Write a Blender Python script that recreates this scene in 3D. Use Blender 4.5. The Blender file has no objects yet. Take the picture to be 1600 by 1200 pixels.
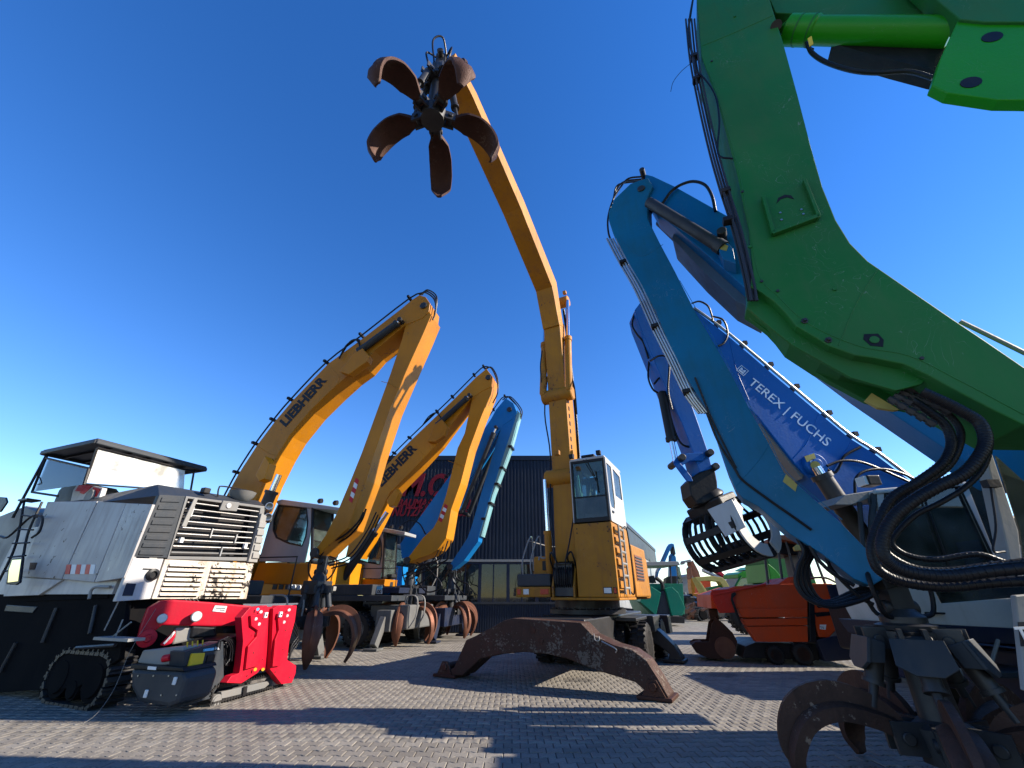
import bpy, math, random
from mathutils import Vector, Matrix
from mathutils.geometry import tessellate_polygon
random.seed(7)
R = math.radians
sc = bpy.context.scene
# ------------------------------------------------------------------ camera, sky, sun, exposure
FPX = 640.0; PITCH = R(27.3); CAMH = 1.6
cam = bpy.data.objects.new('camera', bpy.data.cameras.new('camera'))
sc.collection.objects.link(cam); sc.camera = cam
cam.location = (0, 0, CAMH); cam.rotation_euler = (R(90) + PITCH, 0, 0)
cam.data.sensor_width = 36; cam.data.lens = 36 * FPX / 1600
cam.data.clip_start = 0.05; cam.data.clip_end = 3000
SUN_EL = 30.0; SUN_AZ = 93.0          # azimuth clockwise from +Y
w = bpy.data.worlds.new('World'); sc.world = w; w.use_nodes = True
nt = w.node_tree; bg = nt.nodes['Background']
sky = nt.nodes.new('ShaderNodeTexSky'); sky.sky_type = 'NISHITA'; sky.sun_disc = False
sky.sun_elevation = R(SUN_EL); sky.sun_rotation = R(SUN_AZ)
sky.air_density = 1.0; sky.dust_density = 0.0; sky.ozone_density = 2.0; sky.altitude = 600
hs = nt.nodes.new('ShaderNodeHueSaturation'); hs.inputs['Saturation'].default_value = 1.34; hs.inputs['Hue'].default_value = 0.513
nt.links.new(sky.outputs[0], hs.inputs['Color']); nt.links.new(hs.outputs[0], bg.inputs[0])
bg.inputs[1].default_value = 0.125
sl = bpy.data.lights.new('sun', 'SUN'); sun = bpy.data.objects.new('sun', sl)
sc.collection.objects.link(sun)
sl.energy = 5.0; sl.angle = R(0.53); sl.color = (1, 0.90, 0.76)
sd = Vector((math.sin(R(SUN_AZ)) * math.cos(R(SUN_EL)), math.cos(R(SUN_AZ)) * math.cos(R(SUN_EL)), math.sin(R(SUN_EL))))
sun.rotation_euler = sd.to_track_quat('Z', 'Y').to_euler(); sun.location = (40, -10, 40)
sc.view_settings.view_transform = 'Standard'; sc.view_settings.look = 'None'
sc.view_settings.exposure = 1.1; sc.view_settings.gamma = 1; sc.view_settings.use_curve_mapping = False
sc.render.engine = 'CYCLES'

# ------------------------------------------------------------------ geometry helpers
CP, SP = math.cos(PITCH), math.sin(PITCH)
def ray(px, py):
    a = (px - 800) / FPX; b = (600 - py) / FPX
    return Vector((a, CP - b * SP, SP + b * CP))
CAM = Vector((0, 0, CAMH))
def ground(px, py, z=0):
    d = ray(px, py); t = (z - CAMH) / d.z
    return CAM + d * t
def atY(px, py, Y):
    d = ray(px, py); return CAM + d * (Y / d.y)
class Plane:
    """vertical plane through A (x,y) running along u; n points away from the viewer"""
    def __init__(s, A, u):
        s.A = Vector((A[0], A[1], 0)); s.u = Vector((u[0], u[1], 0)).normalized()
        s.n = Vector((-s.u.y, s.u.x, 0))
    def hit(s, px, py, o=0):
        d = ray(px, py); t = (o - (CAM - s.A).dot(s.n)) / d.dot(s.n)
        return CAM + d * t
    def sz(s, px, py, o=0):
        p = s.hit(px, py, o); return ((p - s.A).dot(s.u), p.z)
    def pt(s, a, z, o=0):
        return s.A + s.u * a + s.n * o + Vector((0, 0, z))
class Frame:
    """machine frame: f forward, r to its right, z up"""
    def __init__(s, O, fwd):
        s.O = Vector((O[0], O[1], 0)); s.f = Vector((fwd[0], fwd[1], 0)).normalized()
        s.r = Vector((s.f.y, -s.f.x, 0))
    def P(s, f, r, z): return s.O + s.f * f + s.r * r + Vector((0, 0, z))
Z = Vector((0, 0, 1))
def catmull(pts, k=6):
    pts = [Vector(p) for p in pts]
    if len(pts) < 3: return pts
    q = [pts[0] * 2 - pts[1]] + pts + [pts[-1] * 2 - pts[-2]]
    out = []
    for i in range(1, len(q) - 2):
        for j in range(k):
            t = j / k
            a, b, c, d = q[i - 1], q[i], q[i + 1], q[i + 2]
            out.append(0.5 * ((2 * b) + (c - a) * t + (2 * a - 5 * b + 4 * c - d) * t * t + (3 * b - a - 3 * c + d) * t ** 3))
    out.append(pts[-1]); return out
SPLIT = {'hose', 'pipe', 'pipe_clamp', 'pin', 'handrail', 'canopy_post', 'vent', 'bolt', 'control_lever', 'apron_bar', 'cab_pillar', 'cross_tube', 'link', 'cylinder_bracket', 'pivot_boss', 'roof_rib', 'pillar', 'vent_slot', 'cylinder_band', 'boss', 'step_rail', 'roller', 'roof_trim', 'gutter', 'grab_bar', 'flange', 'windscreen_frame', 'wiper', 'emblem_mark', 'foot_joint', 'rear_mirror', 'cylinder_guard', 'guard_rail'}
class MB:
    def __init__(s): s.v = []; s.f = []
    def poly(s, vs, fs):
        b = len(s.v); s.v += [Vector(v) for v in vs]; s.f += [tuple(b + i for i in f) for f in fs]; return s
    def prism(s, loops, vec):
        """loops: list of lists of coplanar 3D points (first outer, rest holes)"""
        if not isinstance(loops[0], (list, tuple)) or isinstance(loops[0], Vector): loops = [loops]
        if isinstance(loops[0][0], (int, float)): loops = [loops]
        flat = [Vector(p) for l in loops for p in l]; n = len(flat); vec = Vector(vec)
        nv = (flat[1] - flat[0]).cross(flat[2] - flat[1])
        for i in range(len(loops[0])):
            pass
        tris = tessellate_polygon([[Vector(p) for p in l] for l in loops])
        b = len(s.v); s.v += flat + [p + vec for p in flat]
        if len(loops) == 1:
            s.f.append(tuple(b + i for i in range(n))); s.f.append(tuple(b + n + i for i in reversed(range(n))))
        else:
            for t in tris:
                s.f.append(tuple(b + i for i in t)); s.f.append(tuple(b + n + i for i in reversed(t)))
        k = 0
        for l in loops:
            m = len(l)
            for i in range(m):
                j = (i + 1) % m
                s.f.append((b + k + i, b + k + j, b + n + k + j, b + n + k + i))
            k += m
        return s
    def pl(s, plane, px, o0, o1, holes=()):
        """polygon traced at offset o0, extruded to o1"""
        loops = [[plane.hit(x, y, o0) for x, y in l] for l in [px] + list(holes)]
        return s.prism(loops, plane.n * (o1 - o0))
    def obox(s, c, a, b, d):
        """centre, three half-extent vectors"""
        c, a, b, d = map(Vector, (c, a, b, d))
        vs = [c + a * i + b * j + d * k for i in (-1, 1) for j in (-1, 1) for k in (-1, 1)]
        return s.poly(vs, [(0, 1, 3, 2), (4, 6, 7, 5), (0, 4, 5, 1), (2, 3, 7, 6), (0, 2, 6, 4), (1, 5, 7, 3)])
    def fb(s, F, f0, f1, r0, r1, z0, z1):
        c = F.P((f0 + f1) / 2, (r0 + r1) / 2, (z0 + z1) / 2)
        return s.obox(c, F.f * (f1 - f0) / 2, F.r * (r1 - r0) / 2, Z * (z1 - z0) / 2)
    def box(s, x0, x1, y0, y1, z0, z1):
        return s.obox(((x0 + x1) / 2, (y0 + y1) / 2, (z0 + z1) / 2), ((x1 - x0) / 2, 0, 0), (0, (y1 - y0) / 2, 0), (0, 0, (z1 - z0) / 2))
    def beam(s, p0, p1, w_, h_, up=Z):
        p0, p1 = Vector(p0), Vector(p1); d = p1 - p0; t = d.normalized()
        a = t.cross(Vector(up))
        if a.length < 1e-4: a = t.cross(Vector((1, 0, 0)))
        a.normalize(); b = a.cross(t).normalized()
        return s.obox((p0 + p1) / 2, d / 2, a * w_ / 2, b * h_ / 2)
    def tube(s, pts, r, n=8, smooth=True, caps=True, k=5):
        pts = catmull(pts, k) if smooth and len(pts) > 2 else [Vector(p) for p in pts]
        rr = r if isinstance(r, (list, tuple)) else None
        m = len(pts); b = len(s.v); prev = None
        for i, p in enumerate(pts):
            t = (pts[min(i + 1, m - 1)] - pts[max(i - 1, 0)]).normalized()
            if prev is None:
                a = t.cross(Z)
                if a.length < 1e-3: a = t.cross(Vector((1, 0, 0)))
            else:
                a = prev - t * prev.dot(t)
                if a.length < 1e-6: a = t.cross(Z)
            a.normalize(); prev = a; c = t.cross(a)
            q = r if rr is None else rr[0] + (rr[-1] - rr[0]) * i / (m - 1)
            for j in range(n):
                th = 2 * math.pi * j / n
                s.v.append(p + a * math.cos(th) * q + c * math.sin(th) * q)
        for i in range(m - 1):
            for j in range(n):
                j2 = (j + 1) % n
                s.f.append((b + i * n + j, b + i * n + j2, b + (i + 1) * n + j2, b + (i + 1) * n + j))
        if caps:
            s.f.append(tuple(b + j for j in reversed(range(n)))); s.f.append(tuple(b + (m - 1) * n + j for j in range(n)))
        return s
    def lathe(s, o, ax, prof, n=20):
        """prof: (distance along axis, radius)"""
        o, ax = Vector(o), Vector(ax).normalized()
        a = ax.cross(Z)
        if a.length < 1e-3: a = ax.cross(Vector((1, 0, 0)))
        a.normalize(); c = ax.cross(a); b = len(s.v); m = len(prof)
        for h_, r_ in prof:
            for j in range(n):
                th = 2 * math.pi * j / n
                s.v.append(o + ax * h_ + a * math.cos(th) * r_ + c * math.sin(th) * r_)
        for i in range(m - 1):
            for j in range(n):
                j2 = (j + 1) % n
                s.f.append((b + i * n + j, b + i * n + j2, b + (i + 1) * n + j2, b + (i + 1) * n + j))
        s.f.append(tuple(b + j for j in reversed(range(n)))); s.f.append(tuple(b + (m - 1) * n + j for j in range(n)))
        return s
    def cyl(s, p0, p1, r, n=16):
        p0, p1 = Vector(p0), Vector(p1); d = p1 - p0
        return s.lathe(p0, d, [(0, r), (d.length, r)], n)
    def loft(s, rings, caps=True):
        n = len(rings[0]); b = len(s.v)
        for r_ in rings: s.v += [Vector(p) for p in r_]
        for i in range(len(rings) - 1):
            for j in range(n):
                j2 = (j + 1) % n
                s.f.append((b + i * n + j, b + i * n + j2, b + (i + 1) * n + j2, b + (i + 1) * n + j))
        if caps:
            s.f.append(tuple(b + j for j in reversed(range(n)))); s.f.append(tuple(b + (len(rings) - 1) * n + j for j in range(n)))
        return s
    def pieces(s):
        par = list(range(len(s.v)))
        def find(a):
            while par[a] != a: par[a] = par[par[a]]; a = par[a]
            return a
        for f in s.f:
            r0 = find(f[0])
            for i in f[1:]:
                r1 = find(i)
                if r1 != r0: par[r1] = r0
        g = {}
        for f in s.f: g.setdefault(find(f[0]), []).append(f)
        out = []
        for fs in g.values():
            ids = sorted({i for f in fs for i in f}); mp = {i: k for k, i in enumerate(ids)}
            m = MB(); m.v = [s.v[i] for i in ids]; m.f = [tuple(mp[i] for i in f) for f in fs]; out.append(m)
        return out
    def build(s, name, mat, parent=None, smooth=False, bevel=0.0, label=None, kind=None, recalc=True):
        if name in SPLIT and parent is not None:
            ps = s.pieces()
            if 1 < len(ps) <= 40:
                return [p.build1(name, mat, parent, smooth, bevel, label, kind, recalc) for p in ps][0]
        return s.build1(name, mat, parent, smooth, bevel, label, kind, recalc)
    def build1(s, name, mat, parent=None, smooth=False, bevel=0.0, label=None, kind=None, recalc=True):
        off = Vector((0, 0, 0)); q = parent
        while q is not None: off += q.location; q = q.parent
        me = bpy.data.meshes.new(name)
        me.from_pydata([v - off for v in s.v], [], s.f)
        if recalc:
            import bmesh
            bm = bmesh.new(); bm.from_mesh(me); bmesh.ops.recalc_face_normals(bm, faces=bm.faces); bm.to_mesh(me); bm.free()
        me.materials.append(mat)
        if smooth:
            me.shade_smooth() if hasattr(me, 'shade_smooth') else None
            try: me.set_sharp_from_angle(angle=R(38))
            except Exception: pass
        o = bpy.data.objects.new(name, me); sc.collection.objects.link(o); o.parent = parent
        if bevel:
            m = o.modifiers.new('bevel', 'BEVEL'); m.width = bevel; m.segments = 2; m.limit_method = 'ANGLE'; m.angle_limit = R(35)
        if label: o['label'] = label
        if kind: o['kind'] = kind
        return o
def thing(name, label, cat, loc, group=None):
    o = bpy.data.objects.new(name, None); sc.collection.objects.link(o); o.empty_display_size = 0.2
    o.location = Vector(loc); o['label'] = label; o['category'] = cat
    if group: o['group'] = group
    return o
def tag(o, label, cat, group=None):
    o['label'] = label; o['category'] = cat
    if group: o['group'] = group
    return o

# ------------------------------------------------------------------ materials
def newmat(name):
    m = bpy.data.materials.new(name); m.use_nodes = True; t = m.node_tree
    return m, t, t.nodes['Principled BSDF'], t.nodes.new, t.links.new
def ramp(t, a, b):
    r = t.nodes.new('ShaderNodeValToRGB'); r.color_ramp.elements[0].position = a; r.color_ramp.elements[1].position = b
    r.color_ramp.elements[0].color = (0, 0, 0, 1); r.color_ramp.elements[1].color = (1, 1, 1, 1); return r
def paint(name, col, rough=0.42, metal=0.0, dirt=0.35, dcol=(0.06, 0.045, 0.035), ds=1.3, chip=0.0, ccol=(0.09, 0.045, 0.025),
          cs=9.0, bump=0.08, bs=26.0, streak=0.3, rvar=0.18, spec=0.22, scr=0.0):
    m, t, b, N, L = newmat(name)
    tc = N('ShaderNodeTexCoord')
    n1 = N('ShaderNodeTexNoise'); n1.inputs['Scale'].default_value = ds; n1.inputs['Detail'].default_value = 9; n1.inputs['Roughness'].default_value = 0.68
    L(tc.outputs['Object'], n1.inputs['Vector'])
    r1 = ramp(t, 0.42, 0.74); L(n1.outputs['Fac'], r1.inputs[0])
    mp = N('ShaderNodeMapping'); mp.inputs['Scale'].default_value = (7, 7, 0.7); L(tc.outputs['Object'], mp.inputs[0])
    n2 = N('ShaderNodeTexNoise'); n2.inputs['Scale'].default_value = 1.6; n2.inputs['Detail'].default_value = 6; L(mp.outputs[0], n2.inputs['Vector'])
    r2 = ramp(t, 0.5, 0.8); L(n2.outputs['Fac'], r2.inputs[0])
    m1 = N('ShaderNodeMath'); m1.operation = 'MULTIPLY'; L(r1.outputs[0], m1.inputs[0]); m1.inputs[1].default_value = dirt
    m2 = N('ShaderNodeMath'); m2.operation = 'MULTIPLY_ADD'; L(r2.outputs[0], m2.inputs[0]); m2.inputs[1].default_value = streak * dirt * 1.6; L(m1.outputs[0], m2.inputs[2]); m2.use_clamp = True
    mx = N('ShaderNodeMixRGB'); mx.inputs[1].default_value = (*col, 1); mx.inputs[2].default_value = (*dcol, 1); L(m2.outputs[0], mx.inputs[0])
    # slow tone change of the paint (faded / reworked areas)
    n4 = N('ShaderNodeTexNoise'); n4.inputs['Scale'].default_value = 0.6; n4.inputs['Detail'].default_value = 3; L(tc.outputs['Object'], n4.inputs['Vector'])
    hv = N('ShaderNodeHueSaturation'); mr = N('ShaderNodeMapRange'); mr.inputs[1].default_value = 0.3; mr.inputs[2].default_value = 0.7; mr.inputs[3].default_value = 0.86; mr.inputs[4].default_value = 1.12
    L(n4.outputs['Fac'], mr.inputs[0]); L(mr.outputs[0], hv.inputs['Value']); L(mx.outputs[0], hv.inputs['Color'])
    out = hv.outputs[0]
    rg = N('ShaderNodeMapRange'); rg.inputs[3].default_value = rough; rg.inputs[4].default_value = min(1, rough + rvar + 0.25); L(m2.outputs[0], rg.inputs[0])
    rout = rg.outputs[0]
    if chip:
        n3 = N('ShaderNodeTexNoise'); n3.inputs['Scale'].default_value = cs * 1.8; n3.inputs['Detail'].default_value = 7; n3.inputs['Roughness'].default_value = 0.7
        L(tc.outputs['Object'], n3.inputs['Vector'])
        n5 = N('ShaderNodeTexNoise'); n5.inputs['Scale'].default_value = cs * 0.22; n5.inputs['Detail'].default_value = 2; L(tc.outputs['Object'], n5.inputs['Vector'])
        ad = N('ShaderNodeMath'); ad.operation = 'MULTIPLY_ADD'; L(n5.outputs['Fac'], ad.inputs[0]); ad.inputs[1].default_value = 0.6; L(n3.outputs['Fac'], ad.inputs[2])
        th = 1.07 - chip * 0.22
        r3 = ramp(t, th, th + 0.02); L(ad.outputs[0], r3.inputs[0])
        mc = N('ShaderNodeMixRGB'); L(r3.outputs[0], mc.inputs[0]); L(out, mc.inputs[1]); mc.inputs[2].default_value = (*ccol, 1); out = mc.outputs[0]
    if scr:
        ns = N('ShaderNodeTexNoise'); ns.inputs['Scale'].default_value = 2.2; ns.inputs['Detail'].default_value = 3; ns.inputs['Distortion'].default_value = .6
        mp2 = N('ShaderNodeMapping'); mp2.inputs['Rotation'].default_value = (.4, .7, .3); mp2.inputs['Scale'].default_value = (1, 2.6, 1); L(tc.outputs['Object'], mp2.inputs[0]); L(mp2.outputs[0], ns.inputs['Vector'])
        sb = N('ShaderNodeMath'); sb.operation = 'PINGPONG'; L(ns.outputs['Fac'], sb.inputs[0]); sb.inputs[1].default_value = .045
        lt = N('ShaderNodeMath'); lt.operation = 'LESS_THAN'; L(sb.outputs[0], lt.inputs[0]); lt.inputs[1].default_value = .0011
        nm_ = N('ShaderNodeTexNoise'); nm_.inputs['Scale'].default_value = 1.7; nm_.inputs['Detail'].default_value = 5; L(tc.outputs['Object'], nm_.inputs['Vector'])
        rm = ramp(t, .52, .62); L(nm_.outputs['Fac'], rm.inputs[0])
        ml = N('ShaderNodeMath'); ml.operation = 'MULTIPLY'; L(lt.outputs[0], ml.inputs[0]); L(rm.outputs[0], ml.inputs[1]); ms = N('ShaderNodeMath'); ms.operation = 'MULTIPLY'; L(ml.outputs[0], ms.inputs[0]); ms.inputs[1].default_value = scr
        mq = N('ShaderNodeMixRGB'); L(ms.outputs[0], mq.inputs[0]); L(out, mq.inputs[1]); mq.inputs[2].default_value = (*[min(1, c * .6 + .14) for c in col], 1); out = mq.outputs[0]
    L(out, b.inputs['Base Color']); L(rout, b.inputs['Roughness'])
    b.inputs['Metallic'].default_value = metal; b.inputs['Specular IOR Level'].default_value = spec
    if bump:
        n6 = N('ShaderNodeTexNoise'); n6.inputs['Scale'].default_value = bs; n6.inputs['Detail'].default_value = 5; L(tc.outputs['Object'], n6.inputs['Vector'])
        bu = N('ShaderNodeBump'); bu.inputs['Strength'].default_value = bump; bu.inputs['Distance'].default_value = 0.02
        L(n6.outputs['Fac'], bu.inputs['Height']); L(bu.outputs[0], b.inputs['Normal'])
    return m
def glass(name, tint=(0.45, 0.62, 0.60), tr=0.75, dust_glare=0.06):
    m, t, b, N, L = newmat(name); t.nodes.remove(b); out = t.nodes['Material Output']
    tr_ = N('ShaderNodeBsdfTransparent'); tr_.inputs[0].default_value = (*[c * tr for c in tint], 1)
    gl = N('ShaderNodeBsdfGlossy'); gl.inputs['Roughness'].default_value = 0.03
    fr = N('ShaderNodeFresnel'); fr.inputs[0].default_value = 1.55
    mx = N('ShaderNodeMixShader'); L(fr.outputs[0], mx.inputs[0]); L(tr_.outputs[0], mx.inputs[1]); L(gl.outputs[0], mx.inputs[2])
    df = N('ShaderNodeBsdfDiffuse'); df.inputs[0].default_value = (0.72, 0.71, 0.66, 1) if dust_glare > .5 else (0.4, 0.4, 0.37, 1)  # high values whiten the pane to imitate sun glare
    tc = N('ShaderNodeTexCoord'); n = N('ShaderNodeTexNoise'); n.inputs['Scale'].default_value = 3; n.inputs['Detail'].default_value = 8; L(tc.outputs['Object'], n.inputs['Vector'])
    r = ramp(t, 0.35, 0.8); L(n.outputs['Fac'], r.inputs[0]); mu = N('ShaderNodeMath'); mu.operation = 'MULTIPLY_ADD'; L(r.outputs[0], mu.inputs[0]); mu.inputs[1].default_value = dust_glare * 2; mu.inputs[2].default_value = dust_glare * 0.5
    m2 = N('ShaderNodeMixShader'); L(mu.outputs[0], m2.inputs[0]); L(mx.outputs[0], m2.inputs[1]); L(df.outputs[0], m2.inputs[2]); L(m2.outputs[0], out.inputs[0])
    return m
YEL = paint('yellow_paint', (0.42, 0.155, 0.004), 0.38, dirt=0.32, dcol=(0.22, 0.10, 0.03), chip=0.35, ccol=(0.16, 0.07, 0.03), cs=7, scr=0.5)
YEL2 = paint('yellow_paint_bright', (0.50, 0.19, 0.004), 0.36, dirt=0.2, dcol=(0.25, 0.11, 0.03), chip=0.2, cs=8, scr=0.5)
YELB = paint('weathered_yellow_paint', (0.38, 0.155, 0.008), 0.5, dirt=0.5, dcol=(0.22, 0.10, 0.04), chip=0.45, ccol=(0.12, 0.05, 0.03), cs=6, streak=0.6, scr=0.7)
TEAL = paint('teal_blue_paint', (0.001, 0.125, 0.33), 0.33, dirt=0.3, dcol=(0.03, 0.14, 0.19), chip=0.25, ccol=(0.25, 0.28, 0.22), cs=11, scr=0.6)
TEALP = paint('pale_teal_paint', (0.15, 0.33, 0.36), 0.5, dirt=0.45, dcol=(0.35, 0.42, 0.38), chip=0.3, ccol=(0.3, 0.3, 0.25))
BLUE = paint('royal_blue_paint', (0.001, 0.095, 0.36), 0.38, dirt=0.35, dcol=(0.02, 0.10, 0.28), chip=0.1, ccol=(0.3, 0.3, 0.3), scr=0.4)
BLUE3 = paint('mid_blue_paint', (0.004, 0.15, 0.42), 0.35, dirt=0.25, dcol=(0.05, 0.2, 0.33), chip=0.15, ccol=(0.3, 0.3, 0.25))
GREEN = paint('green_paint', (0.013, 0.135, 0.022), 0.42, dirt=0.55, dcol=(0.05, 0.13, 0.05), chip=0.3, ccol=(0.03, 0.03, 0.02), cs=12, ds=0.9, bump=0.02, scr=0.7)
GREENB = paint('bright_green_paint', (0.015, 0.23, 0.006), 0.3, dirt=0.15, dcol=(0.05, 0.15, 0.03), chip=0.1, scr=0.5)
WHT = paint('white_paint', (0.44, 0.43, 0.42), 0.4, dirt=0.35, dcol=(0.34, 0.31, 0.27), chip=0.0, streak=0.8)
WHTW = paint('worn_white_paint', (0.36, 0.345, 0.34), 0.42, dirt=0.4, dcol=(0.33, 0.29, 0.24), chip=0.5, ccol=(0.045, 0.028, 0.02), cs=3.4, streak=0.9, scr=0.6)
LOUV = paint('sooty_louvre_paint', (0.55, 0.49, 0.41), 0.6, dirt=0.6, dcol=(0.30, 0.20, 0.13), chip=0.95, ccol=(0.022, 0.018, 0.015), cs=4.5, streak=1.0)
GREY = paint('grey_paint', (0.17, 0.17, 0.165), 0.45, dirt=0.4, dcol=(0.16, 0.13, 0.10), chip=0.2)
LGREY = paint('light_grey_paint', (0.24, 0.235, 0.22), 0.5, dirt=0.45, dcol=(0.22, 0.19, 0.15), chip=0.25)
DGREY = paint('dark_grey_paint', (0.026, 0.032, 0.040), 0.45, dirt=0.35, dcol=(0.09, 0.08, 0.07), spec=0.2)
CABG = paint('cab_grey_paint', (0.30, 0.31, 0.32), 0.45, dirt=0.2)
RUSTD = paint('dark_worn_steel', (0.085, 0.043, 0.030), 0.5, metal=0.4, dirt=0.7, dcol=(0.03, 0.02, 0.016), chip=0.5, ccol=(0.22, 0.15, 0.11), cs=8, bump=0.3, bs=40)
CHG = paint('chassis_grey_paint', (0.12, 0.12, 0.115), 0.5, dirt=0.6, dcol=(0.05, 0.045, 0.04), chip=0.3)
ORGR = paint('red_orange_paint', (0.50, 0.028, 0.012), 0.45, dirt=0.4, scr=.4)
GREYB = paint('blue_grey_primer', (0.07, 0.115, 0.17), 0.5, dirt=0.4)
BLK = paint('black_paint', (0.007, 0.007, 0.009), 0.4, dirt=0.4, dcol=(0.06, 0.05, 0.04), spec=0.2)
NAVY = paint('navy_paint', (0.010, 0.016, 0.038), 0.4, dirt=0.35, dcol=(0.06, 0.055, 0.05), spec=0.2)
RUB = paint('rubber', (0.010, 0.010, 0.011), 0.55, dirt=0.5, dcol=(0.07, 0.06, 0.05), bump=0.2)
HOSE = paint('hose_rubber', (0.006, 0.006, 0.008), 0.34, dirt=0.2, dcol=(0.04, 0.035, 0.03), bump=0.25, bs=60)
STEEL = paint('bare_steel', (0.42, 0.41, 0.39), 0.35, metal=0.9, dirt=0.4, dcol=(0.13, 0.10, 0.08))
GREASE = paint('greasy_steel', (0.05, 0.05, 0.052), 0.38, metal=0.5, dirt=0.55, dcol=(0.035, 0.03, 0.028), chip=0.3, ccol=(0.35, 0.33, 0.3), cs=20)
CHR = paint('chrome_rod', (0.75, 0.76, 0.78), 0.12, metal=1.0, dirt=0.1)
RUST = paint('rusty_steel', (0.060, 0.026, 0.018), 0.6, metal=0.35, dirt=0.7, dcol=(0.045, 0.026, 0.02), chip=0.6, ccol=(0.10, 0.065, 0.05), cs=8, bump=0.35, bs=40)
RUSTP = paint('worn_rusty_steel', (0.16, 0.068, 0.042), 0.52, metal=0.45, dirt=0.75, dcol=(0.09, 0.045, 0.03), chip=0.5, ccol=(0.20, 0.12, 0.09), cs=8, bump=0.3, bs=40)
RUSTB = paint('rusty_beam_steel', (0.058, 0.028, 0.020), 0.6, metal=0.25, dirt=0.8, dcol=(0.04, 0.028, 0.022), chip=0.75, ccol=(0.13, 0.105, 0.085), cs=12, bump=0.4, bs=30)
RED = paint('red_paint', (0.46, 0.004, 0.020), 0.42, dirt=0.4, dcol=(0.25, 0.01, 0.02), chip=0.1, ccol=(0.05, 0.03, 0.03), scr=0.3)
ORG = paint('orange_red_paint', (0.55, 0.055, 0.006), 0.5, dirt=0.5, dcol=(0.25, 0.07, 0.035), chip=0.3, ccol=(0.12, 0.05, 0.03), scr=0.6)
ORGC = paint('faded_orange_paint', (0.22, 0.08, 0.04), 0.6, dirt=0.4)
EMER = paint('emerald_paint', (0.003, 0.16, 0.095), 0.4, dirt=0.3, dcol=(0.05, 0.12, 0.08), chip=0.2)
LETR = paint('red_letters', (0.17, 0.005, 0.015), 0.6, dirt=0.1, bump=0)
LETB = paint('black_letters', (0.010, 0.011, 0.016), 0.5, dirt=0.1, bump=0)
LETW = paint('white_letters', (0.50, 0.62, 0.78), 0.5, dirt=0.1, bump=0)
YSTK = paint('yellow_sticker', (0.66, 0.46, 0.03), 0.4, dirt=0.2, bump=0)
WSTK = paint('white_sticker', (0.72, 0.72, 0.70), 0.5, dirt=0.2, bump=0)
CRD = paint('signal_red_film', (0.50, 0.012, 0.02), 0.4, dirt=0.2, bump=0)
BST = paint('bronze_sticker', (0.45, 0.36, 0.10), 0.5, dirt=0.3, bump=0)
CYC = paint('cyan_film', (0.15, 0.45, 0.65), 0.5, dirt=0.1, bump=0)
LAMPR = paint('red_lens', (0.45, 0.02, 0.01), 0.2, dirt=0.1, bump=0)
LAMPW = paint('clear_lens', (0.6, 0.62, 0.62), 0.12, dirt=0.15, bump=0)
MIRR = paint('mirror_glass', (0.42, 0.40, 0.30), 0.06, metal=1, dirt=0.1, bump=0)
ANTH = paint('anthracite_cladding', (0.009, 0.016, 0.032), 0.42, dirt=0.2, dcol=(0.05, 0.05, 0.055), bump=0, spec=0.2)
PANL = paint('pale_cladding', (0.30, 0.31, 0.32), 0.4, metal=0.3, dirt=0.2, bump=0)
SEAT = paint('seat_fabric', (0.02, 0.022, 0.025), 0.8, dirt=0.2)
GL = glass('cab_glass', (0.62, 0.82, 0.80), 0.92, .05); GLD = glass('tinted_glass', (0.32, 0.42, 0.42), 0.55, 0.08); GLC_ = 0; MATTBLK = paint('matt_black', (0.006, 0.006, 0.007), 0.95, dirt=0.3, dcol=(0.02, 0.017, 0.014), spec=0.05); GLC = glass('clear_sheet', (0.92, 0.95, 0.95), 0.96, 0.03)  # last black: near-black matt finish for milling machine underside and track rollers
GLW = glass('glare_screen', (0.9, 0.9, 0.88), 0.9, 0.62)  # canopy screen: white diffuse colour stands in for the sun's reflection
GLB = glass('shop_glass', (0.14, 0.19, 0.24), 0.4, 0.05)

# ------------------------------------------------------------------ shared builders
def text(s, P0, P1, up, out, mat, parent, name='lettering', bold=0.0, shear=0.0, hs=1.0, depth=0.006, lift=0.004, label=None):
    c = bpy.data.curves.new(name, 'FONT'); c.body = s; c.offset = bold; c.shear = shear; c.extrude = 0.0; c.resolution_u = 3
    o = bpy.data.objects.new(name, c); sc.collection.objects.link(o); dg = bpy.context.evaluated_depsgraph_get(); dg.update()
    me = bpy.data.meshes.new_from_object(o.evaluated_get(dg)); bpy.data.objects.remove(o); bpy.data.curves.remove(c)
    xs = [v.co.x for v in me.vertices]; x0, x1 = min(xs), max(xs)
    P0, P1 = Vector(P0), Vector(P1); t = P1 - P0; k = t.length / (x1 - x0); t.normalize(); up = Vector(up); up = (up - t * up.dot(t)).normalized(); out = Vector(out).normalized()
    mb = MB(); vs = [P0 + t * (v.co.x - x0) * k + up * v.co.y * k * hs + out * (lift) for v in me.vertices]
    mb.poly(vs, [tuple(p.vertices) for p in me.polygons])
    n = len(vs); vs2 = [v + out * depth for v in vs]; mb2 = MB(); mb2.poly(vs2, [tuple(p.vertices) for p in me.polygons])
    mb2.v += vs; e = {}
    for p in me.polygons:
        l = list(p.vertices)
        for i in range(len(l)):
            a, b = l[i], l[(i + 1) % len(l)]; kk = (min(a, b), max(a, b)); e[kk] = None if kk in e else (a, b)
    for v in e.values():
        if v: mb2.f.append((v[1], v[0], v[0] + n, v[1] + n))
    bpy.data.meshes.remove(me)
    return mb2.build(name, mat, parent, recalc=False, label=label)
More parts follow.
